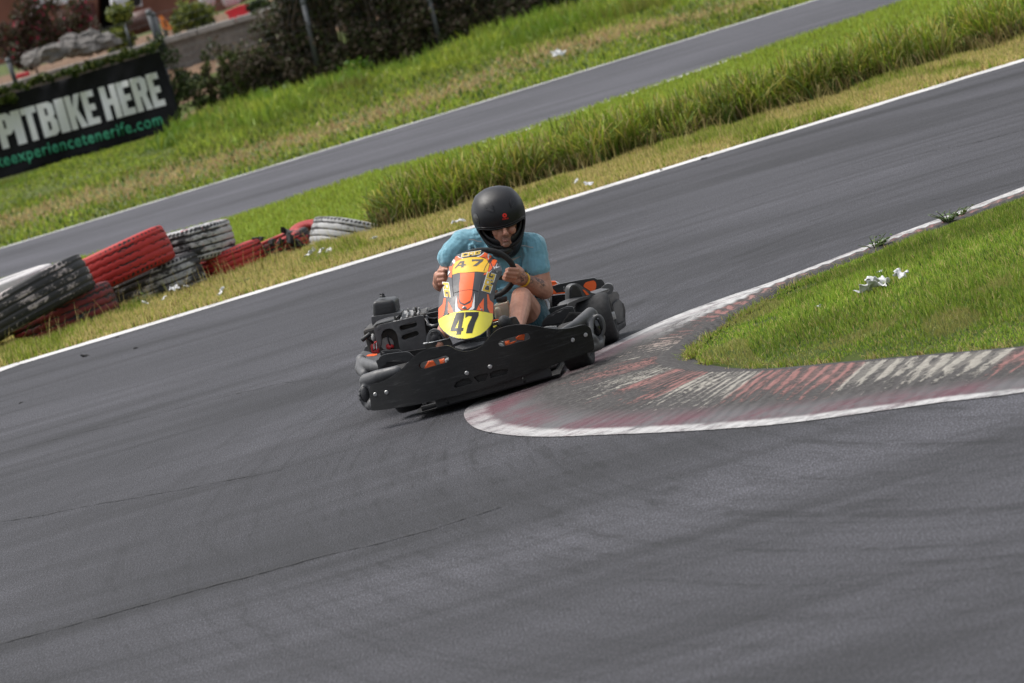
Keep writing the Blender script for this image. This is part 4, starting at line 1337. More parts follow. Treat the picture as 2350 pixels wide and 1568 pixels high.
bpart('roof', [(-200, -420), (-200, -470), (700, -700), (700, -650)], 133, 5, M['stone'])
# items in front of the building, each a thing
M['cream'] = simple('white_canvas', (.62, .62, .66), .7, var=.08)
can = box_px('canopy', [(44, 36), (62, 12), (80, -16), (400, -90), (420, -70), (230, -6), (190, 2), (120, 15), (92, 18), (60, 30)], 128, .25, M['cream'], label='white canvas awning over the flowering bush', cat='awning')
umb = tag(empty('parasol', AT(302, 110, 126)), 'folded white parasol standing before the building', 'parasol')
ub = Vector(umb.location)
bm = bmesh.new()
add_tube(bm, [AT(262, -60, 126)-ub, AT(272, 0, 126)-ub, AT(288, 50, 126)-ub, AT(296, 72, 126)-ub], [.05, .22, .22, .10], 12)
obj_bm('canopy', bm, M['cream'], umb)
bm = bmesh.new(); add_tube(bm, [AT(290, 60, 126)-ub, AT(304, 114, 126)-ub], [.04, .04], 8)
obj_bm('pole', bm, M['galv'], umb)
ac = tag(empty('air_conditioner', AT(310, 12, 133.4)), 'white air conditioning unit on the building wall', 'air conditioner')
ab = Vector(ac.location)
mod_bevel(shape('casing', [[(292, 20), (285, -12), (320, -22), (327, 15)]], lambda x, y: AT(x, y, 133.4)-ab, M['cream'], ac, .3, step=None, smooth=False), .02)
bm = bmesh.new(); bmesh.ops.create_circle(bm, cap_ends=True, radius=.14, segments=20, matrix=Matrix.Translation(AT(311, 2, 133.35)-ab) @ Matrix.Rotation(PI/2, 4, 'X'))
obj_bm('fan_grille', bm, M['darkin'], ac, False)
# horizontal brown tank
tank = tag(empty('storage_tank', AT(322, 90, 124)), 'long brown cylindrical tank with a dark underside lying on its side', 'tank')
tb = Vector(tank.location)
bm = bmesh.new(); add_tube(bm, [AT(287, 62, 124)-tb, AT(289, 61.5, 124)-tb, AT(352, 42, 124)-tb, AT(354, 41.5, 124)-tb], [.20, .27, .27, .20], 24)
obj_bm('body', bm, simple('rust_brown', (.10, .045, .035), .5, var=.3, scale=3), tank)
box_px('stand', [(298, 85), (300, 68), (345, 55), (343, 72)], 124, .4, M['darkin'], None)
st = bpy.data.objects['stand']; st.parent = tank; st.matrix_parent_inverse = tank.matrix_basis.inverted()
# warning sign
sg = tag(empty('warning_sign', AT(390, 90, 122)), 'orange triangular warning sign beside the grey posts', 'sign')
sb = Vector(sg.location)
shape('board', [[(364, 38), (371, 35), (396, 64), (392, 70), (372, 66)]], lambda x, y: AT(x, y, 122)-sb, simple('sign_orange', (.75, .22, .04), .5), sg, .03, step=None, smooth=False)
shape('symbol', [[(374, 46), (377, 46), (384, 62), (381, 63)]], lambda x, y: AT(x, y, 121.97)-sb, M['ink'], sg, .01, step=None, smooth=False)
bm = bmesh.new(); add_tube(bm, [AT(366, 40, 122.1)-sb, AT(392, 110, 122.1)-sb], [.04, .04], 8); obj_bm('post', bm, M['galv'], sg)
shape('lower_plate', [[(384, 72), (394, 68), (399, 80), (390, 84)]], lambda x, y: AT(x, y, 122)-sb, simple('pale_orange', (.6, .4, .28), .5), sg, .03, step=None, smooth=False)
# red barrier
rb = tag(empty('plastic_barrier', AT(560, 40, 128)), 'red plastic road barrier standing above the stone wall', 'barrier')
rbb = Vector(rb.location)
M['redbar'] = simple('red_barrier', (.62, .03, .045), .45, var=.08)
shape('body', [[(516, 27), (523, 24), (545, 14), (586, 4), (588, 9), (600, 8), (602, 16), (593, 19), (595, 30), (528, 52), (522, 32), (517, 33)]], lambda x, y: AT(x, y, 128)-rbb, M['redbar'], rb, .4, .03, step=None, smooth=False)
shape('foot', [[(524, 48), (598, 26), (600, 32), (527, 55)]], lambda x, y: AT(x, y, 127.8)-rbb, M['redbar'], rb, .8, .02, step=None, smooth=False)
box_px('blue_awning', [(636, 22), (630, -30), (690, -60), (700, 6), (668, 12)], 128, .6, simple('blue_canvas', (.12, .28, .62), .6), label='pale blue awning corner at the top edge, right of the red barrier', cat='awning')
box_px('red_crate', [(38, 182), (37, 172), (64, 165), (67, 174)], 113, .4, M['redbar'], label='small red box in the weeds above the left end of the banner', cat='box')
for i, (x, y, r, lab) in enumerate([(480, 4, .22, 'round white planter at the top edge, left of its twin'), (535, 2, .26, 'round white planter at the top edge, beside the red barrier')]):
    bm = bmesh.new()
    add_tube(bm, [(0, 0, 0), (0, 0, .1), (0, 0, .35), (0, 0, .5)], [r*.6, r*.9, r, r*.85], 18)
    o = obj_bm('planter', bm, M['cream']); o.location = AT(x, y+12, 129)
    tag(o, lab, 'planter', 'white planters on the terrace')
for i, (x, y, s, lab, cols) in enumerate([(120, 55, 1, 'twiggy flowering bush with pink blossoms before the building', 0), (284, 96, .4, 'small yellow-green plant beside the parasol pole', 1), (430, 55, .6, 'yellow-green bush left of the red barrier', 1), (610, 15, .4, 'dark green bush between the red barrier and the blue awning', 2), (270, 40, .3, 'pale green spiky plant left of the parasol', 1), (60, 110, .7, 'dull brown bush at the left picture edge above the banner', 0)]):
    pal = [[(.07, .07, .03), (.10, .06, .05), (.16, .10, .08), (.55, .05, .12)], [(.12, .16, .03), (.25, .27, .05), (.07, .1, .02)], [(.03, .05, .012), (.05, .08, .02), (.02, .03, .01)]][cols]
    wt = [[.45, .3, .2, .05], [.4, .35, .25], [.4, .3, .3]][cols]
    pts = [(x+random.uniform(-75, 75)*s, y+random.uniform(-45, 45)*s, random.uniform(.3, .5)*s**.5) for _ in range(int(14*s)+4)]
    shrub('flowering_bush' if cols == 0 else 'garden_bush', x+15, y+55*s, 123 if cols != 0 else 124.5, pts, int(4200*s)+600, .07, pal, wt, lab, 'bush', 'garden plants before the building')

# ================================================================== GO KART
kart = tag(empty('go_kart', KO, (0, 0, -YAW)), 'black rental go-kart with orange and yellow number 47 fairing cornering by the kerb', 'go-kart')
def KZ(X, Y, z):
    "kart space point at height z"
    d = ray(803.2+X*.35858, 413.1+Y*.35858)
    p = CAM+d*((z-CAMH)/d.z)-KO
    return Vector((p.dot(KL), p.dot(KB), z))
def q(x, y): return 480+.3265*x, 416+.3265*y      # fairing close-up
def e(x, y): return 48+.3164*x, 688+.3164*y       # engine close-up
def r_(x, y): return 960+.49*x, 576+.49*y         # right side close-up
def h_(x, y): return 928+.2653*x, 528+.2653*y     # hand and knee close-up
def s_(x, y): return 448+.6123*x, .6123*y         # torso close-up
def m_(x, y): return 768+.2857*x, .2857*y         # helmet close-up
def z3(x, y): return .5714*x, 640+.5714*y
def conv(f, pts): return [f(*p) for p in pts]
def plate(name, f, pts, ly, mat, parent=kart, thick=.01, bevel=.003, smooth_n=0, holes=(), step=(25, 25), off=0):
    loops = [conv(f, pts)]+[conv(f, hh) for hh in holes]
    if smooth_n: loops = [cr(l, smooth_n) for l in loops]
    fn = ly if callable(ly) else (lambda X, Y: ly)
    return shape(name, loops, lambda X, Y: K(X, Y, fn(X, Y)-off), mat, parent, thick, bevel, step)
ident = lambda x, y: (x, y)

# ---- front bumper plate
def bump_ly(X, Y):
    s = (X-850)/730
    return -1.0+.20*abs(s)**2.3
M['strip_grey'] = simple('grey_vinyl', (.2, .2, .205), .45)
def caps(x0, y0, x1, y1, r, n=8):
    a = math.atan2(y1-y0, x1-x0)
    out = []
    for k in range(n+1):
        t = a+PI/2+PI*k/n; out.append((x0+r*math.cos(t), y0+r*math.sin(t)))
    for k in range(n+1):
        t = a-PI/2+PI*k/n; out.append((x1+r*math.cos(t), y1+r*math.sin(t)))
    return out
top = [(124, 1345), (132, 1318), (155, 1303), (200, 1292), (260, 1262), (325, 1215), (380, 1160), (430, 1112), (490, 1083), (560, 1070), (615, 1061), (645, 1068), (680, 1088), (730, 1098), (785, 1090), (840, 1065), (885, 1015), (935, 965), (1000, 938), (1090, 926), (1170, 932), (1260, 948), (1340, 955), (1420, 946), (1480, 930), (1515, 932), (1540, 952), (1550, 990), (1560, 1040), (1562, 1078), (1535, 1102)]
bot = [(1400, 1150), (1200, 1222), (1000, 1290), (800, 1350), (600, 1400), (400, 1443), (250, 1466), (160, 1476), (138, 1460), (128, 1400)]
slot1 = caps(462, 1190, 612, 1147, 21)
slot2 = caps(972, 1047, 1132, 1003, 21)
poc = [[(664, 1322), (680, 1295), (720, 1277), (760, 1268), (784, 1290), (782, 1302), (720, 1322), (675, 1330)],
       [(790, 1262), (830, 1246), (878, 1236), (884, 1246), (868, 1282), (820, 1296)],
       [(893, 1240), (915, 1226), (960, 1214), (1008, 1210), (1012, 1222), (1000, 1244), (900, 1268)]]
outer = cr(top+bot, 4)
def scuff_mat():
    mt, nt, b = new_mat('scuffed_black_plate')
    v = coords(nt, (1.2, 1, 9))
    n1 = noise(nt, v, 6, 9, .75, .3); n2 = noise(nt, coords(nt), 3, 4)
    c = ramp(nt, n1, [(.30, (.006, .006, .0065)), (.55, (.011, .011, .012)), (.66, (.035, .035, .036)), (.76, (.11, .108, .105))])
    c = mixc(nt, ramp(nt, n2, [(.45, (0, 0, 0)), (.7, (.5,)*3)]), c, (.03, .028, .025))
    lk(nt, c, b.inputs['Base Color'])
    lk(nt, ramp(nt, n1, [(.4, (.38,)*3), (.7, (.65,)*3)]), b.inputs['Roughness'])
    b.inputs['Specular IOR Level'].default_value = .3
    bump(nt, b, n1, .35, .003)
    return mt
M['plate'] = scuff_mat()
bump_o = shape('front_bumper', [outer, slot1, slot2]+poc, lambda X, Y: K(X, Y, bump_ly(X, Y)), M['plate'], kart, .018, .006, step=(30, 40))
shape('pocket_lining', [[(640, 1345), (655, 1285), (760, 1250), (900, 1205), (1030, 1195), (1025, 1255), (900, 1285), (780, 1325)]], lambda X, Y: K(X, Y, bump_ly(X, Y)+.02), M['plate'], bump_o, .01, 0, step=(30, 30))
for nm, sx, sy in (('a', 440, 1200), ('b', 950, 1056)):
    # painted nose fairing seen through the slots
    def tr(pts): return [(x+sx, y+sy) for x, y in pts]
    shape('nose_strip', [tr([(-20, 35), (-20, -35), (210, -95), (215, -10)])], lambda X, Y: K(X, Y, bump_ly(X, Y)+.05), M['strip_grey'], kart, .01, 0, step=(30, 30))
    ns = bpy.context.scene.objects[-1] if False else None
    if nm == 'a':
        dd = [([(36, 5), (60, -40), (90, -45), (120, -5), (60, 10)], 'orange'), ([(130, -50), (165, -60), (170, -20), (140, -15)], 'orange'), ([(160, -48), (200, -70), (215, -50), (175, -40), (195, -25), (180, -15), (155, -38)], 'white')]
    else:
        dd = [([(-10, -5), (30, -25), (10, -15), (40, 0), (20, 20), (0, 10)], 'white'), ([(40, -22), (70, -30), (75, 0), (45, 5)], 'orange'), ([(110, -45), (150, -75), (170, -65), (165, -30), (120, -30)], 'orange'), ([(75, -15), (120, -30), (100, -10), (75, -2)], 'orange')]
    for pts, c in dd:
        shape('nose_sticker', [tr(pts)], lambda X, Y: K(X, Y, bump_ly(X, Y)+.046), M[c], kart, .002, 0, step=(30, 30))
def bolt(X, Y, ly, r, parent, name='bolt', mat=None, n=Vector((0, -1, 0))):
    p = K(X, Y, ly)
    bm = bmesh.new(); add_tube(bm, [p+n*-.004, p+n*.003, p+n*.006], [r, r, r*.75], 16); add_tube(bm, [p+n*.004, p+n*.009], [r*.45, r*.4], 6)
    return obj_bm(name, bm, mat or M['metal'], parent, False)
for (X, Y) in [(748, 1237), (897, 1196), (235, 1360), (163, 1373), (1507, 992), (1425, 1025)]:
    bolt(X, Y, bump_ly(X, Y), .0115, bump_o)

# ---- bumper ends (soft plastic corners)
bm = bmesh.new()
add_chain(bm, [K(300, 1222, -.80), K(180, 1258, -.76), K(105, 1285, -.70)], [.028, .036, .038])
add_chain(bm, [K(105, 1285, -.70), K(150, 1330, -.72), K(165, 1400, -.74), K(150, 1435, -.76), K(230, 1430, -.82)], [.038, .032, .03, .036, .03])
add_chain(bm, [K(82, 1320, -.70), K(80, 1420, -.70), K(120, 1452, -.74)], [.014, .014, .02])
for k in range(12):
    a = 2*PI*k/12; add_ball(bm, K(98+36*math.cos(a), 1375+56*math.sin(a), -.735), .011)
ce = obj_bm('bumper_corner', bm, M['plastic_grey'], kart); mod_remesh(ce, .005, 12)
bm = bmesh.new(); add_ball(bm, K(98, 1372, -.73), (.026, .03, .047)); obj_bm('roller', bm, M['plastic'], ce)
bm = bmesh.new()
add_chain(bm, [K(*r_(790, 800), -.80), K(*r_(980, 715), -.72), K(*r_(1110, 620), -.62), K(*r_(1180, 568), -.58), K(*r_(1225, 575), -.56)], [.012, .024, .030, .033, .024])
for k in range(16):
    a = 2*PI*k/16; add_cap(bm, K(*r_(1278+80*math.cos(a), 745+148*math.sin(a)), -.62), .011, K(*r_(1278+80*math.cos(a+.4), 745+148*math.sin(a+.4)), -.62), .011, 8)
add_chain(bm, [K(*r_(1225, 600), -.58), K(*r_(1180, 700), -.64), K(*r_(1180, 860), -.70)], [.02, .02, .02])
add_chain(bm, [K(*r_(1340, 880), -.60), K(*r_(1290, 975), -.64), K(*r_(1180, 1010), -.74), K(*r_(1050, 1040), -.82)], [.016, .030, .030, .024])
add_chain(bm, [K(*r_(1190, 900), -.72), K(*r_(1250, 990), -.66)], [.03, .03])
ce2 = obj_bm('bumper_corner', bm, M['plastic_grey'], kart); mod_remesh(ce2, .005, 10)
bm = bmesh.new(); add_ball(bm, K(*r_(1268, 745), -.60), (.030, .035, .056)); obj_bm('roller', bm, M['gloss_black'], ce2)
bm = bmesh.new(); add_ball(bm, K(*r_(1318, 700), -.625), (.009, .006, .038)); obj_bm('roller_slot', bm, M['ink'], ce2)

# ---- number fairing
EDG = [(455, 745, 800), (470, 700, 862), (500, 655, 915), (530, 640, 955), (580, 628, 973), (620, 612, 958), (680, 588, 940), (740, 572, 925), (800, 565, 919), (900, 563, 917), (950, 575, 893), (990, 612, 850), (1022, 730, 750)]
def fair_ly(X, Y, base=0):
    ys = [a[0] for a in EDG]
    l = np.interp(Y, ys, [620]*2+[a[1] for a in EDG[2:9]]+[563]*4); rr = np.interp(Y, ys, [960]*2+[a[2] for a in EDG[2:9]]+[917]*4)
    s = (X-(l+rr)/2)/((rr-l)/2)
    t = (1022-Y)/557
    crown = .03*max(0, t-.86)/.14 if t > .86 else 0
    return -.88+.50*t+.22*max(0, t-.45)**2+.115*abs(s)**2.2+crown*1.0
fout = conv(q, [(610, 212), (700, 168), (850, 136), (1000, 120), (1150, 128), (1255, 180), (1345, 245), (1425, 325), (1485, 415), (1508, 500), (1500, 590), (1435, 690), (1395, 800), (1372, 930), (1355, 1080), (1345, 1250), (1343, 1400)])+[(918, 890), (905, 930), (878, 962), (835, 995), (790, 1013), (740, 1021), (690, 1016), (640, 1000), (598, 970), (572, 940), (563, 900)]+conv(q, [(258, 1400), (263, 1250), (272, 1050), (318, 880), (395, 750), (448, 650), (443, 545), (468, 440), (528, 315)])
fair = shape('number_fairing', [cr(fout, 4)], lambda X, Y: K(X, Y, fair_ly(X, Y)), M['fair_grey'], kart, .006, .002, step=(14, 14))
_lift = [.0015]
def decal(name, f, pts, mat, sm=0, holes=(), lift=None):
    loops = [conv(f, pts)]+[conv(f, hh) for hh in holes]
    if sm: loops[0] = cr(loops[0], sm)
    lf = lift if lift is not None else _lift[0]
    return shape(name, loops, lambda X, Y: K(X, Y, fair_ly(X, Y)-lf), mat, fair, .0, 0, step=(8, 8))
st_ = lambda c, pts, sm=0, f=q, lift=None: decal('sticker', f, pts, M[c], sm, lift=lift)
decal('top_panel', q, [(625, 222), (700, 172), (850, 140), (1000, 124), (1150, 132), (1165, 145), (1040, 232), (900, 236), (740, 262), (640, 240)], M['ink'])
st_('amber', [(590, 335), (740, 266), (900, 242), (1060, 234), (1205, 282), (1262, 380), (1238, 480), (1213, 543), (1010, 522), (800, 543), (640, 552), (525, 590), (530, 520), (550, 430)])
st_('orange', [(575, 300), (605, 225), (640, 225), (690, 255), (738, 268), (590, 335)])
st_('white', [(628, 222), (650, 222), (700, 250), (760, 262), (735, 270), (670, 250)], lift=.003)
st_('orange', [(1045, 236), (1120, 190), (1165, 145), (1300, 210), (1300, 240), (1235, 305), (1160, 245), (1100, 238)])
st_('white', [(1010, 230), (1090, 200), (1160, 145), (1155, 165), (1100, 212), (1040, 236)], lift=.003)
st_('white', [(1230, 180), (1262, 190), (1248, 290), (1225, 230)], lift=.003)
st_('orange', [(1268, 335), (1322, 445), (1300, 480), (1245, 545), (1240, 570), (1145, 592), (1165, 550), (1213, 545), (1245, 480), (1268, 400)])
st_('orange', [(1298, 340), (1325, 290), (1370, 285), (1412, 305), (1395, 350), (1355, 435), (1330, 440)], 0)
st_('white', [(1375, 440), (1422, 345), (1402, 425), (1475, 425), (1400, 458), (1380, 450)], lift=.003)
st_('white', [(1250, 540), (1330, 480), (1262, 552)], lift=.003)
st_('orange', [(472, 432), (535, 412), (560, 345), (590, 340), (548, 450), (528, 590), (522, 640), (462, 625), (505, 540), (478, 490)])
st_('white', [(560, 282), (592, 300), (590, 350), (565, 372), (530, 330)], lift=.003)
st_('white', [(470, 500), (495, 530), (450, 590), (448, 570)], lift=.003)
st_('orange', [(690, 557), (970, 540), (968, 600), (945, 780), (925, 960), (893, 1088), (775, 1158), (700, 1120), (672, 1060), (668, 800), (690, 650)])
st_('orange', [(642, 985), (655, 1080), (682, 1150), (775, 1190), (885, 1135), (918, 1080), (938, 985), (930, 1130), (918, 1205), (840, 1260), (775, 1282), (700, 1262), (650, 1215), (640, 1100)])
st_('white', [(612, 975), (622, 1100), (640, 1235), (702, 1290), (650, 1305), (600, 1315), (592, 1240), (600, 1100)])
st_('white', [(972, 940), (975, 1100), (968, 1240), (940, 1268), (850, 1280), (915, 1215), (942, 1100)])
st_('orange', [(370, 1040), (408, 1040), (400, 1180), (372, 1350), (335, 1420), (264, 1448), (266, 1245), (345, 1160)])
st_('orange', [(452, 1100), (530, 1250), (556, 1330), (450, 1352)])
st_('orange', [(1217, 965), (1245, 970), (1270, 1080), (1340, 1140), (1340, 1350), (1270, 1330), (1225, 1230)])
st_('orange', [(1155, 1040), (1152, 1300), (1010, 1280), (1050, 1190)])
decal('number_plate', ident, [(566, 892), (600, 872), (650, 852), (700, 840), (740, 835), (800, 836), (860, 844), (914, 856), (915, 888), (902, 928), (876, 959), (833, 991), (789, 1009), (740, 1017), (691, 1012), (642, 996), (601, 967), (575, 938), (566, 905)], M['yellow'])
decal('digit', z3, [(1190, 368), (1285, 362), (1250, 537), (1272, 535), (1264, 572), (1248, 572), (1242, 610), (1188, 615), (1196, 574), (1122, 577), (1130, 538)], M['ink'], holes=[[(1222, 440), (1176, 541), (1206, 539)]], lift=.003)
decal('digit', z3, [(1290, 361), (1442, 358), (1440, 400), (1402, 480), (1368, 596), (1298, 598), (1318, 510), (1368, 408), (1330, 402), (1292, 425)], M['ink'], lift=.003)
M['grey_ink'] = simple('faded_ink', (.10, .09, .085), .5)
decal('digit', q, [(578, 476), (592, 438), (690, 322), (776, 310), (764, 376), (806, 380), (800, 402), (762, 406), (754, 440), (704, 446), (712, 410), (650, 416)], M['grey_ink'], holes=[[(714, 346), (655, 392), (712, 384)]], lift=.003)
decal('digit', q, [(915, 284), (1150, 280), (1135, 318), (1010, 414), (930, 418), (1055, 322), (990, 314), (918, 326)], M['grey_ink'], lift=.003)
CRG = {'C': [[(0, 0), (1, 0), (1, .33), (.72, .33), (.72, .24), (.30, .24), (.30, .76), (.72, .76), (.72, .67), (1, .67), (1, 1), (0, 1)]],
       'R': [[(0, 0), (.3, 0), (.3, .3), (.5, .3), (.72, 0), (1.05, 0), (.8, .32), (1, .42), (1, 1), (0, 1)], [(.3, .52), (.72, .52), (.72, .76), (.3, .76)]],
       'G': [[(0, 0), (1, 0), (1, .56), (.55, .56), (.55, .38), (.72, .38), (.72, .24), (.30, .24), (.30, .76), (1, .76), (1, 1), (0, 1)]]}
def word(o, u, v, letters='CRG'):
    n = len(letters)
    for i, ch in enumerate(letters):
        a = i/n+.015; b = (i+1)/n-.015
        def P_(x, y): return (o[0]+u[0]*(a+(b-a)*x)+v[0]*y, o[1]+u[1]*(a+(b-a)*x)+v[1]*y)
        decal('letter_outline', q, [P_(.5+(p[0]-.5)*1.16, .5+(p[1]-.5)*1.2) for p in CRG[ch][0]], M['white'], lift=.0025)
        decal('letter', q, [P_(*p) for p in CRG[ch][0]], M['gold'], holes=[[P_(*p) for p in hh] for hh in CRG[ch][1:]], lift=.004)
word((712, 236), (372, -58), (12, -68))
word((1272, 945), (112, -370), (-150, -45))
word((348, 730), (40, 285), (112, 12), 'RG')
for (x, y, rr) in [(772, 1245, .012), (1108, 1272, .006), (458, 1355, .006)]:
    X, Y = q(x, y); bolt(X, Y, fair_ly(X, Y), rr, fair)
X, Y = q(1405, 530); bolt(X, Y, fair_ly(X, Y), .006, fair, 'latch')
bm = bmesh.new()
add_tube(bm, [K(*q(1335, 425), fair_ly(*q(1335, 425))-.004), K(*q(1370, 480), fair_ly(*q(1370, 480))-.008), K(*q(1410, 540), fair_ly(*q(1410, 540))-.004)], .0018, 6)
add_tube(bm, [K(*q(1350, 415), fair_ly(*q(1350, 415))-.004), K(*q(1385, 475), fair_ly(*q(1385, 475))-.008), K(*q(1440, 520), fair_ly(*q(1440, 520))-.004)], .0018, 6)
obj_bm('wire_clip', bm, M['metal'], fair)
for pts in ([(560, 945), (700, 905), (850, 882), (960, 890), (1050, 915)], [(1152, 520), (1190, 420), (1260, 310)], [(530, 520), (535, 760), (560, 1000)], [(1105, 700), (1060, 900), (1040, 1060), (1060, 1180), (1110, 1270)]):
    P_ = cr(pts, 5, False)
    bm = bmesh.new(); add_tube(bm, [K(*q(*p), fair_ly(*q(*p))-.0008) for p in P_], .0016, 5); obj_bm('seam', bm, M['ink'], fair)

# ---- nose deck, floor, frame
plate('nose_deck', ident, [(640, 1060), (700, 1035), (760, 1020), (880, 1005), (940, 960), (960, 1000), (880, 1090), (780, 1110), (690, 1105)], lambda X, Y: -.92+(1110-Y)*.0016, M['gloss_black'], thick=.02, bevel=.004)
plate('nose_deck', ident, [(670, 1068), (720, 1048), (800, 1040), (865, 1030), (850, 1050), (790, 1070), (720, 1085)], lambda X, Y: -.94+(1110-Y)*.0016, M['plastic_grey'], thick=.01, bevel=.004)
bm = bmesh.new(); add_box(bm, (.05, -.2, .035), (.78, 1.35, .006)); obj_bm('floor_tray', bm, M['floor'], kart, False)
bm = bmesh.new()
for sx in (-1, 1):
    add_tube(bm, [(.05+sx*.20, -.92, .06), (.05+sx*.34, -.55, .055), (.05+sx*.36, .1, .055), (.05+sx*.33, .75, .06)], .016, 10)
for y in (-.88, -.5, 0, .55):
    add_tube(bm, [(-.30, y, .055), (.40, y, .055)], .014, 10)
add_tube(bm, [(-.62, .535, .14), (.68, .535, .14)], .02, 12)
add_tube(bm, [(-.45, -.535, .125), (.52, -.535, .125)], .012, 10)
obj_bm('chassis_frame', bm, M['ink'], kart)
# dark block added behind the plate to keep light out underneath
bm = bmesh.new(); add_box(bm, (.09, -.90, .10), (.62, .04, .13)); mod_bevel(obj_bm('under_bumper_light_block', bm, M['ink'], kart, False), .01)

def wheel(x, y, r, w, label=None, steer=0, tilt=0):
    root = bpy.data.objects.new('wheel', None); link(root, kart); root.location = (x, y, r); root.rotation_euler = (0, tilt, steer); root.empty_display_size = .1
    bm = bmesh.new()
    prof = [(.55, -.42), (.62, -.5), (.86, -.5), (.96, -.44), (1.0, -.32), (1.005, 0), (1.0, .32), (.96, .44), (.86, .5), (.62, .5), (.55, .42)]
    n = 56; rg = []
    for k in range(n):
        a = 2*PI*k/n
        rg.append([bm.verts.new((pw*w, pr*r*math.cos(a), pr*r*math.sin(a))) for pr, pw in prof])
    for k in range(n):
        A_, B_ = rg[k], rg[(k+1) % n]
        for j in range(len(prof)):
            bm.faces.new((A_[j], A_[(j+1) % len(prof)], B_[(j+1) % len(prof)], B_[j]))
    obj_bm('tyre', bm, M['rubber'], root)
    bm = bmesh.new(); add_tube(bm, [(-.42*w, 0, 0), (-.3*w, 0, 0), (0, 0, 0), (.3*w, 0, 0), (.42*w, 0, 0)], [.56*r, .48*r, .42*r, .48*r, .56*r], 24)
    add_tube(bm, [(-.55*w, 0, 0), (.55*w, 0, 0)], .15*r, 12)
    obj_bm('rim', bm, M['alu'], root)
    return root
wf = wheel(-.40, -.48, .126, .125, steer=R(-8)); wf.location.z = .15
wheel(.535, -.545, .128, .135, steer=R(-8))
wheel(-.58, .535, .14, .20)
wheel(.60, .535, .14, .19)

# ---- viewer-left side: pod, guards
bm = bmesh.new()
add_chain(bm, [K(*e(80, 1500), .0), K(*e(180, 1560), -.1), K(*e(380, 1600), -.25), K(*e(560, 1610), -.35)], [.026, .036, .03, .02])
add_chain(bm, [K(*e(80, 1470), .0), K(*e(90, 1640), -.05), K(*e(160, 1760), -.15)], [.03, .038, .03])
add_chain(bm, [K(*e(90, 1640), .1), K(*e(300, 1640), .0)], [.04, .04])
add_chain(bm, [K(*e(80, 1470), .0), K(*e(80, 1450), .45)], [.03, .03])
o = obj_bm('side_pod', bm, M['plastic_grey'], kart); mod_remesh(o, .006, 10)
pod = plate('pod_deck', e, [(68, 1345), (85, 1305), (140, 1290), (230, 1300), (330, 1340), (480, 1345), (640, 1345), (640, 1385), (500, 1420), (420, 1475), (330, 1505), (200, 1508), (100, 1470), (75, 1430)], lambda X, Y: -.02+(1170-Y)*.002, M['plastic_grey'], thick=.05, bevel=.006, smooth_n=3)
plate('sticker', e, [(172, 1385), (225, 1355), (290, 1342), (398, 1340), (392, 1368), (330, 1388), (230, 1392)], lambda X, Y: -.023+(1170-Y)*.002, M['orange'], pod, 0, 0)
plate('wheel_guard', e, [(455, 1360), (470, 1300), (520, 1280), (700, 1268), (840, 1266), (900, 1300), (930, 1380), (700, 1400), (500, 1400)], -.15, M['plastic'], thick=.02, bevel=.006)
plate('guard_inset', e, [(482, 1350), (490, 1312), (560, 1300), (850, 1290), (880, 1310), (880, 1340), (640, 1360)], -.153, M['ink'], thick=.002, bevel=0)
wg = plate('wheel_guard', e, [(375, 1490), (430, 1450), (460, 1400), (560, 1355), (760, 1325), (950, 1305), (1040, 1318), (1100, 1365), (1150, 1430), (1000, 1520), (860, 1480), (620, 1500), (560, 1560), (440, 1620), (400, 1560)], -.44, M['plastic'], thick=.02, bevel=.006, smooth_n=2)
plate('pod_bracket', e, [(135, 1280), (145, 1220), (200, 1180), (275, 1145), (300, 1290), (220, 1300)], .35, M['plastic_grey'], thick=.1, bevel=.01)
plate('guard_tray', e, [(400, 1550), (620, 1500), (900, 1470), (1000, 1530), (900, 1700), (640, 1720), (430, 1680)], -.38, M['ink'], thick=.01, bevel=0)

# ---- engine with cover and airbox
eng = bpy.data.objects.new('engine', None); link(eng, kart); eng.location = (0, 0, 0)
ELY = .24
cov = plate('engine_cover', e, [(330, 850), (345, 800), (400, 772), (640, 715), (860, 668), (1080, 612), (1270, 570), (1330, 572), (1356, 620), (1362, 720), (1378, 860), (1415, 1020), (1485, 1225), (1200, 1268), (875, 1312), (838, 1150), (808, 980), (770, 892), (705, 845), (630, 833), (560, 850), (505, 895), (480, 960), (480, 1150), (455, 1225), (430, 1245), (400, 1190), (365, 1020)],
            lambda X, Y: ELY+.00008*abs(X-330), M['plastic_grey'], eng, .025, .012, 0, holes=[caps(900, 820, 1150, 748, 54), caps(940, 1012, 1190, 932, 50)], step=(40, 40))
p1 = K(*e(420, 775), ELY+.02); p2 = K(*e(1320, 572), ELY+.02)
zt = (p1.z+p2.z)/2
# cover top, running back
def slab(name, pts, mat, parent, thick, bevel=.006):
    "horizontal-ish slab from kart space corner points"
    bm = bmesh.new(); f = bm.faces.new([bm.verts.new(p) for p in pts]); bm.normal_update()
    if f.normal.z < 0: f.normal_flip()
    o = obj_bm(name, bm, mat, parent, False)
    s = o.modifiers.new('s', 'SOLIDIFY'); s.thickness = thick; s.offset = -1
    if bevel: mod_bevel(o, bevel, 3)
    return o
F = lambda x, y, ly: K(*e(x, y), ly)
slab('cover_top', [F(360, 790, ELY+.01), F(760, 692, ELY+.01), F(760, 692, ELY+.01)+Vector((.0, .12, 0)), F(360, 790, ELY+.01)+Vector((0, .16, 0))], M['plastic_grey'], eng, .03, .01)
deck = slab('engine_deck', [F(690, 705, ELY+.012), F(1335, 575, ELY+.012), F(1330, 440, .66), F(900, 470, .60)], M['alu'], eng, .03, .008)
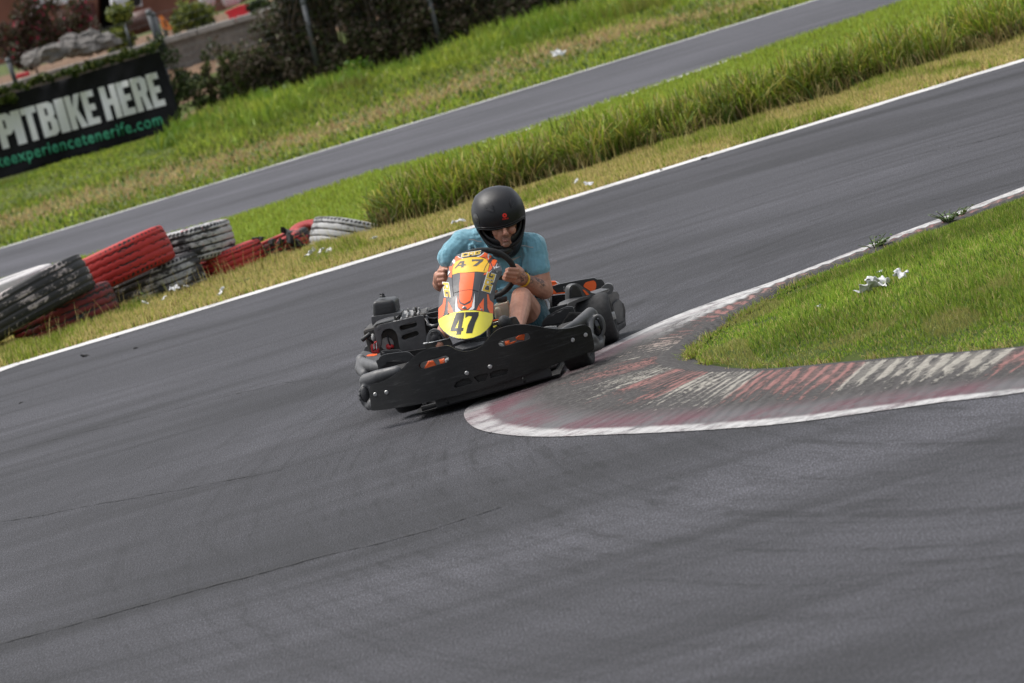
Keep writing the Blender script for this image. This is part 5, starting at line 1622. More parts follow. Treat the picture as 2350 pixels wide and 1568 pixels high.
for (a, b) in [((885, 645), (912, 478)), ((1000, 610), (1030, 455)), ((1112, 572), (1138, 450)), ((1225, 548), (1248, 440))]:
    bm = bmesh.new(); pa = F(*a, .27); pb = F(*b, .58)
    add_tube(bm, [pa, pb], .006, 8); obj_bm('rib', bm, M['alu'], deck)
for (x, y, hh, mt_) in [(780, 540, .02, 'steel_dark'), (770, 655, .02, 'steel_dark'), (1195, 470, .022, 'steel_dark'), (1178, 565, .022, 'steel_dark'), (900, 638, .01, 'alu'), (1005, 605, .01, 'alu'), (1120, 572, .01, 'alu'), (1232, 542, .01, 'alu'), (1025, 455, .01, 'alu'), (1140, 448, .01, 'alu'), (1248, 440, .01, 'alu')]:
    lyy = .27+(700-(y+.2*(x-700)))*.0011
    p = F(x, y, max(.27, lyy)); bm = bmesh.new(); add_tube(bm, [p-Vector((0, 0, .01)), p+Vector((0, 0, hh*.7)), p+Vector((0, 0, hh))], [.007, .006, .003], 10); obj_bm('deck_bolt', bm, M[mt_], deck)
# block behind the cover
bm = bmesh.new()
add_box(bm, F(900, 980, .48), (.36, .34, .20))
add_tube(bm, [F(600, 1180, .32), F(660, 1200, .60)], .07, 20)
mod_bevel(obj_bm('engine_block', bm, M['steel_dark'], eng, False), .015)
bm = bmesh.new(); add_tube(bm, [F(600, 1140, .30), F(600, 1140, .45)], [.035, .04], 20); add_ball(bm, F(740, 930, .33), .02)
for k in range(5): add_box(bm, F(640, 900+22*k, .36), (.09, .08, .003))
obj_bm('crankcase', bm, M['alu'], eng, False)
bm = bmesh.new(); add_ball(bm, F(660, 1205, .27), (.022, .014, .014)); add_ball(bm, F(620, 1200, .27), (.012, .012, .016)); obj_bm('fuel_cap', bm, M['red'], eng)
bm = bmesh.new(); add_tube(bm, [F(600, 960, .27), F(630, 1080, .265), F(690, 1250, .26)], .0042, 8); obj_bm('hose', bm, M['ink'], eng)
bm = bmesh.new(); add_ball(bm, F(325, 1020, .30), (.012, .03, .024)); obj_bm('exhaust_end', bm, M['alu'], eng)
# airbox
bm = bmesh.new()
c1 = [F(290, 290, .32), F(735, 240, .32), F(790, 545, .32), F(312, 640, .32)]
fr = [bm.verts.new(p) for p in c1]; bk = [bm.verts.new(p+Vector((.01, .20, 0))) for p in c1]
bm.faces.new(fr); bm.faces.new(bk[::-1])
for i in range(4): bm.faces.new((fr[i], bk[i], bk[(i+1) % 4], fr[(i+1) % 4]))
bmesh.ops.recalc_face_normals(bm, faces=bm.faces[:])
air = obj_bm('airbox', bm, M['plastic'], eng, True); mod_bevel(air, .022, 5, 30)
plate('airbox_rim', e, [(276, 602), (300, 592), (760, 520), (815, 515), (880, 505), (880, 540), (800, 575), (620, 600), (440, 660), (380, 700), (306, 780), (290, 720)], .30, M['plastic_grey'], eng, .2, .006)
bm = bmesh.new(); add_tube(bm, [F(502, 200, .42), F(502, 175, .42), F(502, 150, .42), F(500, 132, .42)], [.018, .016, .011, .013], 8); add_tube(bm, [F(455, 130, .42), F(470, 160, .42)], .004, 6); add_tube(bm, [F(515, 105, .42), F(512, 140, .42)], .003, 6)
obj_bm('airbox_knob', bm, M['ink'], air, False)
# recoil starter
stt = plate('starter_housing', e, [(262, 1180), (300, 1130), (370, 1105), (388, 1180), (400, 1250), (425, 1262), (430, 1335), (380, 1310), (300, 1345), (285, 1300)], .16, M['red'], eng, .06, .004)
for k in range(4):
    x = 300+k*25
    plate('vent_bar', e, [(x, 1150-k*8), (x+12, 1147-k*8), (x+20, 1250-k*4), (x+4, 1280-k*4)], .158, M['white'] if k % 2 else M['red'], stt, .004, 0)
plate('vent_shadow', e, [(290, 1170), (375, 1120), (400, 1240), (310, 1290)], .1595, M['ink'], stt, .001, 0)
bm = bmesh.new(); add_tube(bm, [F(88, 1078, .12), F(102, 1062, .12), F(250, 945, .12), F(262, 935, .12)], [.010, .0125, .0125, .010], 10)
add_tube(bm, [F(185, 1010, .12), F(250, 1070, .13), F(310, 1120, .15)], [.009, .006, .008], 10)
obj_bm('starter_handle', bm, M['ink'], eng)
# things between engine and fairing
plate('seat_side', e, [(1440, 515), (1440, 462), (1640, 385), (1700, 380), (1700, 480)], .50, M['plastic_grey'], thick=.02, bevel=.004)
bm = bmesh.new(); add_tube(bm, [F(1412, 560, .45), F(1402, 430, .45), F(1400, 415, .45)], [.0075, .0065, .004], 10); obj_bm('seat_stay', bm, M['alu'], kart)
plate('inner_panel', e, [(1372, 560), (1440, 520), (1700, 470), (1700, 900), (1500, 860), (1395, 900), (1368, 700)], .34, M['gloss_black'], thick=.02, bevel=.004)
bm = bmesh.new(); add_tube(bm, [F(1370, 640, .28), F(1430, 760, .26), F(1520, 790, .24), F(1700, 760, .22)], [.014, .012, .012, .012], 12); add_tube(bm, [F(1380, 570, .3), F(1440, 625, .3), F(1560, 640, .3), F(1700, 600, .3)], .008, 10)
obj_bm('cable_duct', bm, M['gloss_black'], kart)
plate('under_panel', e, [(860, 1315), (1480, 1225), (1700, 1200), (1700, 1420), (1100, 1400)], .0, M['floor'], thick=.02, bevel=0)

# ---- viewer-right side
RLY = lambda X, Y: .50+(X-1440)/330*.42
sp = plate('rear_panel', r_, [(640, 230), (780, 185), (1000, 140), (1230, 103), (1268, 125), (1325, 122), (1355, 160), (1372, 215), (1300, 280), (1100, 345), (900, 330), (640, 340)], .80, M['plastic'], thick=.03, bevel=.008)
plate('sticker', r_, [(1092, 215), (1115, 168), (1170, 148), (1222, 140), (1252, 165), (1256, 230), (1215, 292), (1140, 250)], .797, M['orange'], sp, 0, 0, smooth_n=2)
plate('sticker', r_, [(640, 250), (690, 245), (745, 305), (690, 320), (640, 320)], .797, M['orange'], sp, 0, 0)
plate('sticker', r_, [(690, 310), (800, 292), (908, 284), (908, 300), (690, 322)], .797, M['orange'], sp, 0, 0)
plate('sticker', r_, [(690, 322), (908, 300), (908, 330), (800, 322), (720, 345)], .796, M['white'], sp, 0, 0)
for x, y in ((835, 230), (905, 215), (900, 262), (840, 262)):
    plate('sticker', r_, [(x-8, y-12), (x+9, y-14), (x+4, y), (x+10, y+10), (x-6, y+12)], .797, M['alu'], sp, 0, 0)
plate('rear_panel_top', r_, [(660, 150), (720, 150), (775, 185), (700, 215), (640, 225)], .84, M['orange'], thick=.03, bevel=.006)
plate('rear_panel_edge', r_, [(725, 150), (760, 165), (785, 188), (700, 216), (700, 205), (750, 185)], .835, M['white'], thick=.01, bevel=.002)
plate('inner_pod', r_, [(640, 345), (760, 325), (900, 315), (905, 445), (680, 505), (640, 500)], .56, M['gloss_black'], thick=.03, bevel=.006)
sc_ = plate('air_scoop', r_, [(905, 450), (903, 270), (928, 208), (985, 184), (1040, 192), (1100, 238), (1200, 300), (1260, 320), (1060, 400), (900, 470)], lambda X, Y: .42+(X-1400)*.0006, M['plastic_grey'], thick=.04, bevel=.008, smooth_n=2)
plate('scoop_opening', r_, [(916, 420), (920, 265), (945, 212), (985, 200), (1028, 225), (1060, 290), (1082, 360), (1020, 390)], lambda X, Y: .416+(X-1400)*.0006, M['ink'], sc_, .002, 0)
plate('sticker', r_, [(1075, 255), (1112, 266), (1168, 322), (1130, 332)], lambda X, Y: .416+(X-1400)*.0006, M['orange'], sc_, 0, 0)
plate('pod_rim', r_, [(865, 472), (900, 432), (1040, 372), (1210, 325), (1350, 272), (1425, 248), (1432, 270), (1410, 292), (1300, 340), (1150, 378), (1000, 432), (960, 490), (880, 485)], lambda X, Y: .30+(X-1380)*.0012, M['plastic_grey'], thick=.06, bevel=.008)
plate('pod_top', r_, [(1180, 335), (1210, 300), (1300, 262), (1372, 190), (1430, 182), (1468, 205), (1480, 262), (1440, 320), (1300, 350)], .72, M['plastic_grey'], thick=.06, bevel=.012, smooth_n=2)
rbp = plate('rear_bumper', r_, [(965, 500), (1100, 462), (1300, 388), (1440, 322), (1482, 282), (1528, 282), (1555, 320), (1562, 392), (1602, 432), (1638, 520), (1640, 640), (1648, 730), (1560, 800), (1372, 892), (1350, 800), (1300, 660), (1250, 530), (1090, 545), (985, 560)], RLY, M['plastic_grey'], thick=.09, bevel=.016, step=(20, 20))
plate('recess', r_, [(1280, 500), (1325, 480), (1345, 560), (1370, 650), (1330, 650), (1300, 580)], lambda X, Y: RLY(X, Y)-.002, M['plastic'], rbp, 0, 0, smooth_n=3)
pd = plate('bumper_pad', r_, [(1478, 480), (1500, 432), (1560, 392), (1595, 425), (1632, 520), (1630, 640), (1595, 680), (1545, 698), (1515, 640)], lambda X, Y: RLY(X, Y)-.022, M['plastic_grey'], rbp, .02, .009, smooth_n=3)
plate('pad_slot', r_, [(1590, 425), (1615, 440), (1638, 520), (1636, 600), (1618, 630), (1612, 520)], lambda X, Y: RLY(X, Y)-.0235, M['ink'], pd, 0, 0)
X, Y = r_(1440, 592); bolt(X, Y, RLY(X, Y)-.002, .0125, rbp)
plate('bumper_lip', r_, [(1535, 725), (1640, 665), (1652, 720), (1560, 792), (1374, 884), (1378, 830)], lambda X, Y: RLY(X, Y)-.02, M['plastic_grey'], rbp, .04, .012)
plate('wheel_guard', r_, [(632, 530), (650, 502), (880, 440), (868, 482), (660, 590)], .18, M['plastic'], thick=.02, bevel=.005)
plate('wheel_guard', r_, [(545, 750), (556, 670), (620, 598), (740, 535), (868, 480), (950, 484), (975, 540), (992, 605), (930, 660), (760, 750)], -.12, M['plastic'], thick=.025, bevel=.006)
plate('guard_inset', r_, [(562, 735), (572, 680), (630, 612), (860, 500), (935, 500), (965, 600), (800, 700)], -.122, M['ink'], thick=.001, bevel=0)
plate('pod_floor', r_, [(560, 760), (600, 742), (735, 735), (745, 765)], -.4, M['alu'], thick=.02, bevel=.004)
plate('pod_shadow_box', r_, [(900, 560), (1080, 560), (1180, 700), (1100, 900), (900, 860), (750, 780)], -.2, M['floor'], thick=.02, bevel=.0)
# seat and stay
bm = bmesh.new()
add_chain(bm, [K(*r_(590, 380), .48), K(*r_(585, 600), .30), K(*r_(560, 760), .05)], [.03, .04, .03])
add_chain(bm, [K(820, 560, .52), K(1010, 560, .54), K(1190, 640, .52)], [.05, .05, .05])
add_chain(bm, [K(1190, 640, .52), K(*r_(590, 380), .48)], [.04, .03])
add_chain(bm, [K(820, 560, .52), K(800, 820, .40), K(800, 960, .1)], [.04, .04, .03])
add_box(bm, K(1010, 760, .50), (.38, .04, .38)); add_box(bm, K(1010, 985, .25), (.36, .42, .04))
o = obj_bm('seat', bm, M['gloss_black'], kart); mod_remesh(o, .008, 8)
plate('seat_strut', r_, [(578, 395), (605, 395), (650, 585), (628, 600)], .20, M['alu'], thick=.012, bevel=.002)
bm = bmesh.new(); add_tube(bm, [K(*r_(650, 355), .45), K(*r_(655, 480), .40)], .012, 12); obj_bm('seat_stay', bm, M['steel_dark'], kart)

# ---- fuel tank, pedals, steering
bm = bmesh.new()
add_box(bm, K(*h_(200, 1160), -.14), (.075, .12, .085)); add_cap(bm, K(*h_(160, 980), -.14), .022, K(*h_(230, 1060), -.14), .03)
add_cap(bm, K(*h_(60, 1150), -.22), .018, K(*h_(80, 1300), -.22), .020)
o = obj_bm('fuel_tank', bm, M['tank'], kart); mod_remesh(o, .004, 6)
bm = bmesh.new(); add_tube(bm, [K(*h_(165, 950), -.14), K(*h_(165, 945), -.14), K(*h_(160, 850), -.14), K(*h_(158, 835), -.14)], [.026, .030, .030, .027], 20); obj_bm('tank_cap', bm, M['ink'], kart)
pr_ = plate('pedal_bracket', h_, [(-60, 1475), (120, 1420), (470, 1310), (515, 1330), (600, 1480), (560, 1560), (300, 1620), (-60, 1700)], -.70, M['steel_dark'], thick=.02, bevel=.003, holes=[caps(90, 1540, 380, 1430, 30, 5)])
bm = bmesh.new(); add_tube(bm, [K(*h_(-60, 1468), -.705), K(*h_(120, 1413), -.705), K(*h_(470, 1305), -.705)], .0022, 6); obj_bm('bracket_edge', bm, M['metal'], pr_)
plate('spring', h_, [(-40, 1540), (35, 1515), (50, 1535), (0, 1570), (-40, 1580)], -.71, M['yellow'], pr_, .004, 0)
plate('sticker', h_, [(-60, 1390), (100, 1360), (60, 1400), (-60, 1440)], -.66, M['orange'], kart, .002, 0)
pl_ = plate('pedal_bracket', ident, [(470, 1052), (640, 1014), (660, 1060), (560, 1085), (490, 1085)], -.74, M['steel_dark'], thick=.012, bevel=.002)
bm = bmesh.new(); add_tube(bm, [K(470, 1051, -.745), K(640, 1013, -.745)], .0024, 6); add_tube(bm, [K(470, 1048, -.745), K(500, 1042, -.745)], .004, 6); obj_bm('bracket_edge', bm, M['white'], pl_)
# steering wheel
swc = K(845, 607, -.10)
sw_n = Vector((0.05, .80, .60)).normalized()       # faces the driver
sw = bpy.data.objects.new('steering_wheel', None); link(sw, kart); sw.location = swc
sw.rotation_euler = sw_n.to_track_quat('Z', 'Y').to_euler()
SWR = .172
bm = bmesh.new()
nn = 72
ring_pts = []
for k in range(nn):
    a = 2*PI*k/nn; ring_pts.append(Vector((SWR*math.cos(a), SWR*math.sin(a), 0)))
rg = []
for k in range(nn):
    a = 2*PI*k/nn; c_ = Vector((math.cos(a), math.sin(a), 0))
    rg.append([bm.verts.new(c_*(SWR+.0155*math.cos(b))+Vector((0, 0, .0155*math.sin(b)))) for b in [2*PI*j/14 for j in range(14)]])
for k in range(nn):
    for j in range(14): bm.faces.new((rg[k][j], rg[(k+1) % nn][j], rg[(k+1) % nn][(j+1) % 14], rg[k][(j+1) % 14]))
obj_bm('rim', bm, M['rubber'], sw)
bm = bmesh.new()
for a in (PI/2-.1, PI*7/6, -PI/6):
    add_box(bm, Vector((math.cos(a)*SWR*.5, math.sin(a)*SWR*.5, -.004)), (SWR*.95, .03, .004), Matrix.Rotation(a, 3, 'Z'))
add_tube(bm, [(0, 0, -.03), (0, 0, .01)], .04, 20)
obj_bm('spoke', bm, M['steel_dark'], sw, False)
bm = bmesh.new(); add_tube(bm, [swc-sw_n*.02, Vector((.08, -.55, .12))], .012, 10); obj_bm('steering_column', bm, M['steel_dark'], kart)

# ================================================================== DRIVER
person = tag(empty('person', KO+KB*.3+Vector((0, 0, .0)), (0, 0, -YAW)), 'driver in black full-face helmet, teal shirt and shorts, gripping the kart steering wheel', 'person')
PO = Vector((0, .3, 0))
def on_person(o):
    o.parent = person
    o.location = -PO
    return o
shR, shL = K(720, 405, .20), K(1168, 425, .16)
elR, wrR = K(582, 662, .14), K(590, 640, -.02)
elL, wrL = K(1238, 705, .10), K(1092, 632, -.08)
pel = K(1010, 885, .30)
chest = K(965, 560, .20)
neck = K(960, 400, .16)
# helmet frame
hc = K(*m_(640, 770), .06)
h_pitch, h_yaw, h_roll = R(28), R(7), R(2)
HM = (Matrix.Rotation(h_yaw, 3, 'Z') @ Matrix.Rotation(h_roll, 3, 'Y') @ Matrix.Rotation(h_pitch, 3, 'X'))
def HP(x, f, z):
    "helmet frame: x to the viewer's right, f forward out of the face, z up"
    return hc + HM @ Vector((x, -f, z))
# --- body as one continuous skin
def fingers(bm, knuckles, mids, tips, r=.0098):
    for a, b, c_ in zip(knuckles, mids, tips):
        add_cap(bm, a, r*1.08, b, r, 12); add_cap(bm, b, r, c_, r*.86, 12)
bm = bmesh.new()
add_chain(bm, [shR, elR], [.058, .046]); add_chain(bm, [elR, wrR], [.044, .031])
add_chain(bm, [shL, elL], [.060, .052])
add_chain(bm, [elL, elL.lerp(wrL, .35), wrL], [.049, .050, .031])
add_ball(bm, elL+Vector((.006, .0, -.006)), .046)
add_chain(bm, [neck, K(962, 300, .09)], [.058, .055])
add_ball(bm, chest, (.15, .09, .19)); add_ball(bm, pel, (.155, .12, .11))
# left hand on the rim
palmL = K(*h_(570, 330), -.10)
add_cap(bm, K(*h_(690, 370), -.075), .026, K(*h_(560, 300), -.105), .029)
add_cap(bm, K(*h_(680, 440), -.075), .024, K(*h_(500, 440), -.11), .023)
add_cap(bm, K(*h_(640, 300), -.085), .024, K(*h_(540, 240), -.115), .023)
kn = [K(*h_(540, 180), -.135), K(*h_(515, 275), -.140), K(*h_(480, 365), -.138), K(*h_(440, 440), -.130)]
mi = [K(*h_(350, 168), -.162), K(*h_(310, 258), -.166), K(*h_(285, 340), -.164), K(*h_(265, 415), -.156)]
ti = [K(*h_(285, 185), -.128), K(*h_(250, 285), -.130), K(*h_(225, 350), -.130), K(*h_(205, 385), -.126)]
for i, (a, b, c_) in enumerate(zip(kn, mi, ti)):
    rr = [.0118, .0122, .0116, .0102][i]
    add_cap(bm, a, rr*1.12, b, rr, 12); add_cap(bm, b, rr, c_, rr*.88, 12)
add_cap(bm, K(*h_(640, 220), -.09), .017, K(*h_(520, 95), -.085), .0135); add_cap(bm, K(*h_(520, 95), -.085), .0135, K(*h_(430, 75), -.075), .0115)
# right hand on the rim (fist)
w2 = lambda x, y: q(x, y)
add_cap(bm, K(*w2(290, 760), -.03), .028, K(*w2(300, 620), -.09), .030)
add_cap(bm, K(*w2(250, 700), -.04), .026, K(*w2(260, 600), -.08), .025)
kn = [K(*w2(285, 515), -.115), K(*w2(270, 600), -.125), K(*w2(275, 690), -.125), K(*w2(290, 765), -.118)]
mi = [K(*w2(375, 505), -.140), K(*w2(370, 590), -.148), K(*w2(370, 672), -.146), K(*w2(372, 745), -.138)]
ti = [K(*w2(435, 535), -.118), K(*w2(432, 615), -.124), K(*w2(430, 690), -.122), K(*w2(425, 752), -.116)]
for i, (a, b, c_) in enumerate(zip(kn, mi, ti)):
    rr = [.0118, .0122, .0116, .0102][i]
    add_cap(bm, a, rr*1.12, b, rr, 12); add_cap(bm, b, rr, c_, rr*.88, 12)
add_cap(bm, K(*w2(280, 590), -.07), .017, K(*w2(360, 490), -.075), .0135); add_cap(bm, K(*w2(360, 490), -.075), .0135, K(*w2(430, 500), -.085), .012)
# legs
hipL, knL, anL = K(1165, 925, .22), K(1098, 752, -.14), K(1062, 985, -.60)
hipR, knR, anR = K(880, 940, .22), K(720, 800, -.14), K(575, 1010, -.62)
for hp, kk, an in ((hipL, knL, anL), (hipR, knR, anR)):
    add_chain(bm, [hp, hp.lerp(kk, .55), kk], [.092, .078, .056])
    add_ball(bm, kk+Vector((-.004, -.016, .010)), (.044, .040, .044))
    add_chain(bm, [kk, kk.lerp(an, .30), kk.lerp(an, .62), an], [.054, .056, .047, .033])
    add_ball(bm, kk.lerp(an, .32)+Vector((0, .026, -.012)), (.046, .046, .06))
    add_cap(bm, an, .034, an+Vector((0, -.10, -.03)), .03)
# head and face inside the helmet
def FP(x, y, ly): return K(*m_(x, y), ly)
hd = FP(745, 1010, .04)
add_ball(bm, hd+Vector((0, .015, .01)), (.073, .09, .10))
add_cap(bm, FP(730, 1180, .0), .052, FP(800, 1390, .005), .036)
add_chain(bm, [FP(600, 1005, -.048), FP(700, 1012, -.062), FP(760, 1010, -.062), FP(840, 985, -.060), FP(930, 950, -.045)], [.013, .012, .012, .012, .012])
add_chain(bm, [FP(752, 1040, -.062), FP(780, 1130, -.072), FP(800, 1195, -.083)], [.009, .0105, .0135])
add_ball(bm, FP(768, 1215, -.066), .0095); add_ball(bm, FP(836, 1205, -.066), .0095)
for x, y in ((590, 1170), (940, 1120)): add_ball(bm, FP(x, y, -.034), (.022, .018, .024))
add_cap(bm, FP(760, 1340, -.052), .010, FP(860, 1325, -.050), .010); add_cap(bm, FP(770, 1378, -.050), .010, FP(855, 1365, -.048), .010)
add_ball(bm, FP(815, 1440, -.044), (.022, .018, .016))
body = obj_bm('body', bm, M['skin'], None)
on_person(body); mod_remesh(body, .0034, 5)
# face details
bm = bmesh.new()
for x, y in ((618, 1062), (888, 1012)): add_ball(bm, FP(x, y, -.047), (.0125, .010, .0055), seg=16)
eyes = on_person(obj_bm('eyes', bm, simple('eye_white', (.55, .5, .47), .3, var=.05)))
bm = bmesh.new()
for x, y in ((622, 1062), (892, 1012)): add_ball(bm, FP(x, y, -.0545), (.0045, .004, .0045), seg=12)
on_person(obj_bm('irises', bm, simple('iris', (.03, .02, .015), .2)))
M['hair'] = simple('dark_hair', (.035, .022, .016), .8, var=.4, scale=80)
bm = bmesh.new()
add_chain(bm, [FP(560, 1030, -.046), FP(630, 1012, -.060), FP(700, 1025, -.066)], [.002, .0035, .0025]); add_chain(bm, [FP(810, 1010, -.066), FP(880, 972, -.062), FP(940, 960, -.048)], [.0025, .0035, .002])
on_person(obj_bm('eyebrows', bm, M['hair']))
bm = bmesh.new(); add_chain(bm, [FP(750, 1372, -.060), FP(810, 1362, -.066), FP(865, 1350, -.058)], [.003, .0045, .003]); on_person(obj_bm('lips', bm, simple('lips', (.40, .16, .13), .5)))

# --- shirt
bm = bmesh.new()
add_ball(bm, chest+Vector((0, 0, .02)), (.165, .105, .20)); add_ball(bm, K(985, 740, .25), (.165, .12, .15)); add_ball(bm, K(1000, 850, .22), (.15, .13, .09))
add_ball(bm, K(960, 460, .17), (.15, .085, .09))
slR, slL = K(632, 500, .16), K(1200, 560, .125)
add_chain(bm, [K(880, 400, .19), shR, slR], [.075, .073, .064])
add_chain(bm, [K(1040, 410, .18), shL, slL], [.075, .076, .068])
add_cap(bm, K(960, 420, .15), .085, K(960, 370, .13), .06)
# folds
add_cap(bm, K(1130, 470, .09), .012, K(1090, 640, .10), .014); add_cap(bm, K(1110, 440, .09), .01, K(1150, 560, .09), .012)
for k in range(5): add_cap(bm, K(950, 700+24*k, .10), .010, K(1080, 680+26*k, .12), .011)
add_cap(bm, K(790, 400, .12), .01, K(840, 500, .10), .012); add_cap(bm, K(770, 420, .12), .01, K(780, 520, .12), .012)
shirt = on_person(obj_bm('shirt', bm, M['shirt'])); mod_remesh(shirt, .005, 5); mod_disp(shirt, .022, .085)
bm = bmesh.new()
def cuff(c0, c1, r, w=.006):
    d = (c1-c0).normalized(); u, v = basis(d); n = 28
    rg = []
    for k in range(n):
        a = 2*PI*k/n; cc = u*math.cos(a)+v*math.sin(a)
        rg.append([bm.verts.new(c1+cc*r+d*w*.5), bm.verts.new(c1+cc*(r+.002)-d*w*.5)])
    for k in range(n): bm.faces.new((rg[k][0], rg[(k+1) % n][0], rg[(k+1) % n][1], rg[k][1]))
# --- shorts
bm = bmesh.new()
for hp, kk in ((hipL, knL), (hipR, knR)):
    add_chain(bm, [hp+Vector((0, .03, -.0)), hp.lerp(kk, .40)+Vector((.012, .01, -.012))], [.108, .100])
add_ball(bm, pel+Vector((0, 0, -.0)), (.175, .14, .12))
add_chain(bm, [K(1215, 800, .16), K(1235, 930, .10)], [.035, .035])
shorts = on_person(obj_bm('shorts', bm, M['shorts'])); mod_remesh(shorts, .006, 6); mod_disp(shorts, .012, .05)
# --- shoes
M['shoe'] = simple('dark_shoe', (.03, .03, .033), .7, dust=.2)
def shoe(an, toe, name='shoe'):
    bm = bmesh.new()
    add_chain(bm, [an+Vector((0, .03, -.02)), an.lerp(toe, .5), toe], [.042, .038, .032])
    o = on_person(obj_bm(name, bm, M['shoe'])); mod_remesh(o, .005, 6)
    return o
shoe(K(1040, 965, -.62), K(985, 905, -.72))
sR = shoe(K(560, 1030, -.62), K(545, 1010, -.72))
plt = shape('sole', [cr([(492, 1060), (490, 1010), (505, 972), (535, 955), (565, 962), (590, 990), (610, 1030), (600, 1062), (540, 1075)], 4)], lambda X, Y: K(X, Y, -.735), simple('sole_edge', (.12, .12, .125), .6), None, .03, .008)
on_person(plt)
shape('sole_tread', [cr([(500, 1055), (499, 1012), (512, 980), (537, 966), (563, 972), (583, 996), (598, 1030), (590, 1058)], 4)], lambda X, Y: K(X, Y, -.738)-PO+PO, M['ink'], plt, .002, 0)
bm = bmesh.new()
for i in range(3):
    for j in range(4):
        p = K(520+24*i+j*3, 988+20*j, -.742); add_box(bm, p, (.014, .004, .011), Matrix.Rotation(-.3, 3, 'Y'))
obj_bm('tread_lug', bm, M['shoe'], plt, False)

# --- wristband
def band_(c, d, r, w, mat, name, th=.002):
    bm = bmesh.new(); d = d.normalized(); u, v = basis(d); n = 36; rg = []
    for k in range(n):
        a = 2*PI*k/n; cc = u*math.cos(a)+v*math.sin(a)
        rg.append([bm.verts.new(c+cc*(r+x)+d*y) for x, y in ((0, -w/2), (th, -w/2), (th, w/2), (0, w/2))])
    for k in range(n):
        for j in range(4): bm.faces.new((rg[k][j], rg[k][(j+1) % 4], rg[(k+1) % n][(j+1) % 4], rg[(k+1) % n][j]))
    bmesh.ops.recalc_face_normals(bm, faces=bm.faces[:])
    return on_person(obj_bm(name, bm, mat))
band_(K(*h_(672, 410), -.066), wrL-elL+Vector((0, -.05, 0)), .0385, .016, simple('yellow_band', (.85, .50, .02), .45, var=.04), 'wristband')

# --- helmet: shell grown from the face opening back to the pole
def h_rad(d):
    "d: unit vector in helmet frame (x right, f forward, z up)"
    x, f, z = d
    rx, rf, rz = .143, (.155 if f > 0 else .150), (.147 if z > 0 else .245)
    low = max(0, -z)
    rx *= 1-.24*low**1.5; rf *= 1+(.13*low if f > 0 else -.12*low)
    rz *= 1+.16*max(0, f)*min(1, low*1.6)
    # flatten into a helmet like super-ellipsoid
    p = 2.25
    return (abs(x/rx)**p+abs(f/rf)**p+abs(z/rz)**p)**(-1/p)
def dirv(az, el): return Vector((math.sin(az)*math.cos(el), math.cos(az)*math.cos(el), math.sin(el)))
EC, EH, EHD, AH = R(-16), R(18), R(20), R(58)
def open_dir(phi, grow=0.0):
    c_, s__ = math.cos(phi), math.sin(phi)
    p = 2.6
    k = (abs(c_)**p+abs(s__)**p)**(-1/p)
    eh = (EH if s__ > 0 else EHD)+grow
    az = (AH+grow)*k*c_
    el = EC+eh*k*s__
    # the brow line dips in the middle, chin line rises to the sides
    if s__ > 0: el += R(5)*(1-math.cos(az*1.3))
    else: el += R(7)*(1-math.cos(az*1.2))
    return dirv(az, el)
back = Vector((0, -1, .12)).normalized()
NPH, NR_ = 120, 46
def slerp(a, b, t):
    w = math.acos(max(-1, min(1, a.dot(b))))
    return (a*math.sin((1-t)*w)+b*math.sin(t*w))/math.sin(w)
def build_shell(grow, scale, inset_rings=True, tmax=1.0):
    bm = bmesh.new(); rings = []
    for k in range(NR_):
        t = (k/NR_)**1.15*tmax; ring = []
        for j in range(NPH):
            d = slerp(open_dir(2*PI*j/NPH, grow), back, t)
            r = h_rad(d)*scale
            # brow peak and side ridges
            if d.z > 0: r += .0045*math.exp(-((abs(d.x)-.62)/.07)**2)*max(0, d.z)*1.2
            if k < 2 and inset_rings: r -= .003*(2-k)
            ring.append(bm.verts.new(HP(d.x*r, d.y*r, d.z*r)))
        rings.append(ring)
    pole = bm.verts.new(HP(*(back*h_rad(back)*scale)))
    for a, b in zip(rings, rings[1:]):
        for j in range(NPH): bm.faces.new((a[j], a[(j+1) % NPH], b[(j+1) % NPH], b[j]))
    for j in range(NPH): bm.faces.new((rings[-1][j], rings[-1][(j+1) % NPH], pole))
    bmesh.ops.recalc_face_normals(bm, faces=bm.faces[:])
    return bm
M['helmet'] = simple('matt_black_helmet', (.013, .013, .015), .40, var=.1, scale=6, bmp=.03, spec=.4)
hel = on_person(obj_bm('helmet', build_shell(0, 1.0), M['helmet']))
s = hel.modifiers.new('s', 'SOLIDIFY'); s.thickness = .012; s.offset = -1
lin = obj_bm('lining', build_shell(R(-7), .90), M['ink'], hel)
s = lin.modifiers.new('s', 'SOLIDIFY'); s.thickness = .015; s.offset = -1
def helm_tube(pts, r, mat, name, lift=.001, n=6):
    bm = bmesh.new()
    P_ = []
    for d in pts:
        rr = h_rad(d)+lift; P_.append(HP(d.x*rr, d.y*rr, d.z*rr))
    add_tube(bm, P_, r, n); return obj_bm(name, bm, mat, hel)
helm_tube([open_dir(2*PI*j/96) for j in range(97)], .0035, M['rubber'], 'opening_seal', -.001)
helm_tube([open_dir(2*PI*j/96, R(4.5)) for j in range(97)], .0016, M['gloss_black'], 'visor_edge', .0005)
def helm_hit(x, y):
    "point of the shell seen at a place of the helmet close-up"
    X, Y = m_(x, y)
    lo, hi = hc.y-.35, hc.y
    def inside(ly):
        v = HM.inverted() @ (K(X, Y, ly)-hc); d = Vector((v.x, -v.y, v.z)); L = d.length
        return L < h_rad(d.normalized())
    if not inside(hi): hi = hc.y+.1
    for _ in range(30):
        md = (lo+hi)/2
        if inside(md): hi = md
        else: lo = md
    return lo
